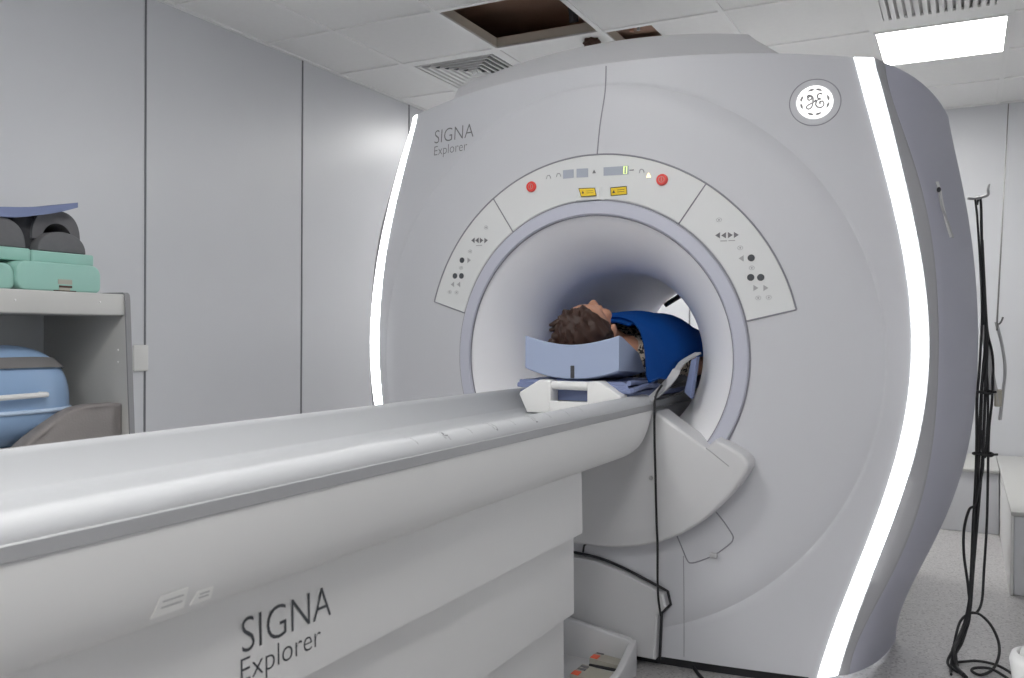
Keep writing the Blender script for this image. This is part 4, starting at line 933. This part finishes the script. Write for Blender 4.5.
cable([(981, 220, 3.44), (983, 290, 3.44), (985, 350, 3.43), (988, 400, 3.42), (986, 450, 3.41), (984, 458, 3.41)], .004, 'short black cable ending at the lower tie')
GCB = 'grey cables hanging in the black bundle'
cable([(985, 318, 3.44), (988, 345, 3.44), (992, 370, 3.43), (997, 395, 3.43), (999, 405, 3.43)], .0055, 'grey cable inside the bundle ending near the pale plug', 'gcable', GCB)
cable([(996, 322, 3.44), (1002, 345, 3.44), (1005, 370, 3.44), (1003, 392, 3.44), (1000, 420, 3.43)], .005, 'grey cable arching out on the right of the bundle', 'gcable', GCB)
cable([(983, 325, 3.43), (985, 345, 3.43), (989, 370, 3.43), (990, 395, 3.43)], .007, 'thick pale grey cable end against the black cables', 'gcable', GCB)
p = onY(998, 398, 3.435); tag(MB().bbox((p[0]-.012, p[1]-.01, p[2]-.03), (p[0]+.012, p[1]+.01, p[2]+.03), .005).build('cable_plug', 'pedal', None, 40), 'pale plug hanging at the end of the grey cables', 'plug')
for (a, b, c), lab in (((981.5, 392, 3.405), 'upper black tie round the hanging cable bundle'), ((983, 454, 3.395), 'lower black tie round the hanging cable bundle')):
    p = onY(a, b, c); tag(MB().tube([p+np.array((.030*math.cos(t_), .022*math.sin(t_), .003*math.sin(2*t_))) for t_ in np.linspace(0, 2*PI, 20)[:-1]], .005, n=6, sm=0, closed=True).tube([p+np.array((.028, 0, 0)), p+np.array((.045, -.004, .002))], .004, n=6).build('cable_tie', 'black', None, 60), lab, 'cable tie', 'ties on the cable bundle')
# hanging cord with hook
ct = onZ(1008, 104, ZC-.003); ct = onY(1008.5, 104, 5.9); cb_ = onY(997, 316, 3.44)
tag(MB().tube([onY(1008.5, 104, 5.95), onY(1003, 211, 4.36), onY(997.3, 318, 3.44), onY(998, 324, 3.44), onY(1001, 322, 3.44), onY(1003, 317, 3.44)], .0032, n=6, sm=3).build('tether_wire', 'strap', None, 60), 'thin grey wire running from the back wall top down to the grey cables', 'wire')
# low boxes by the back wall
o = thing('low_bench', 'low white boxed bench along the back wall behind the cables', 'bench', (.8, 5.63, 0))
MB().bbox((.45, 5.30, .0), (1.24, 5.965, .325), .006).build('carcass', 'wall', o); MB().bbox((.44, 5.285, .326), (1.24, 5.965, .345), .005).build('top_board', 'cab', o)
o = thing('low_bench', 'low grey fronted bench running towards us at the right edge', 'bench', (1.6, 4.9, 0))
MB().bbox((1.255, 4.10, .0), (2.05, 5.965, .325), .006).build('carcass', 'wall', o); MB().bbox((1.243, 4.085, .326), (2.06, 5.965, .345), .005).build('top_board', 'cab', o)
MB().bbox((1.243, 4.09, .0), (1.254, 5.27, .325), .003).build('end_panel', 'white', o)
# white bin at the right edge
bp = onY(1053, 672, 2.75); bl = thing('white_bin', 'small white rounded bin just showing at the bottom right corner', 'bin', (bp[0], bp[1], 0))
rows = []
for r, z in ((.0, .002), (.075, .002), (.085, .02), (.098, .14), (.103, .175), (.098, .192), (.085, .197), (.08, .19)):
    rows.append([(bp[0]+max(r, .001)*math.cos(2*PI*k/32), bp[1]+max(r, .001)*math.sin(2*PI*k/32), z) for k in range(32)])
MB().grid(rows, cu=True).build('body', 'white', bl, 60)
rows = [[(bp[0]+r*math.cos(2*PI*k/32), bp[1]+r*math.sin(2*PI*k/32), z) for k in range(32)] for r, z in ((.079, .188), (.075, .203), (.05, .212), (.001, .214))]
MB().grid(rows, cu=True).build('lid', 'white', bl, 60)
# ------------------------------------------------------------------ world and view
wd = bpy.data.worlds.new('world'); bpy.context.scene.world = wd; wd.use_nodes = True
wd.node_tree.nodes['Background'].inputs['Color'].default_value = (.02, .02, .02, 1)
vs = bpy.context.scene.view_settings
bpy.context.scene.cycles.diffuse_bounces = 8
vs.view_transform = 'Standard'; vs.look = 'None'; vs.gamma = 1; vs.exposure = 0; vs.use_curve_mapping = False
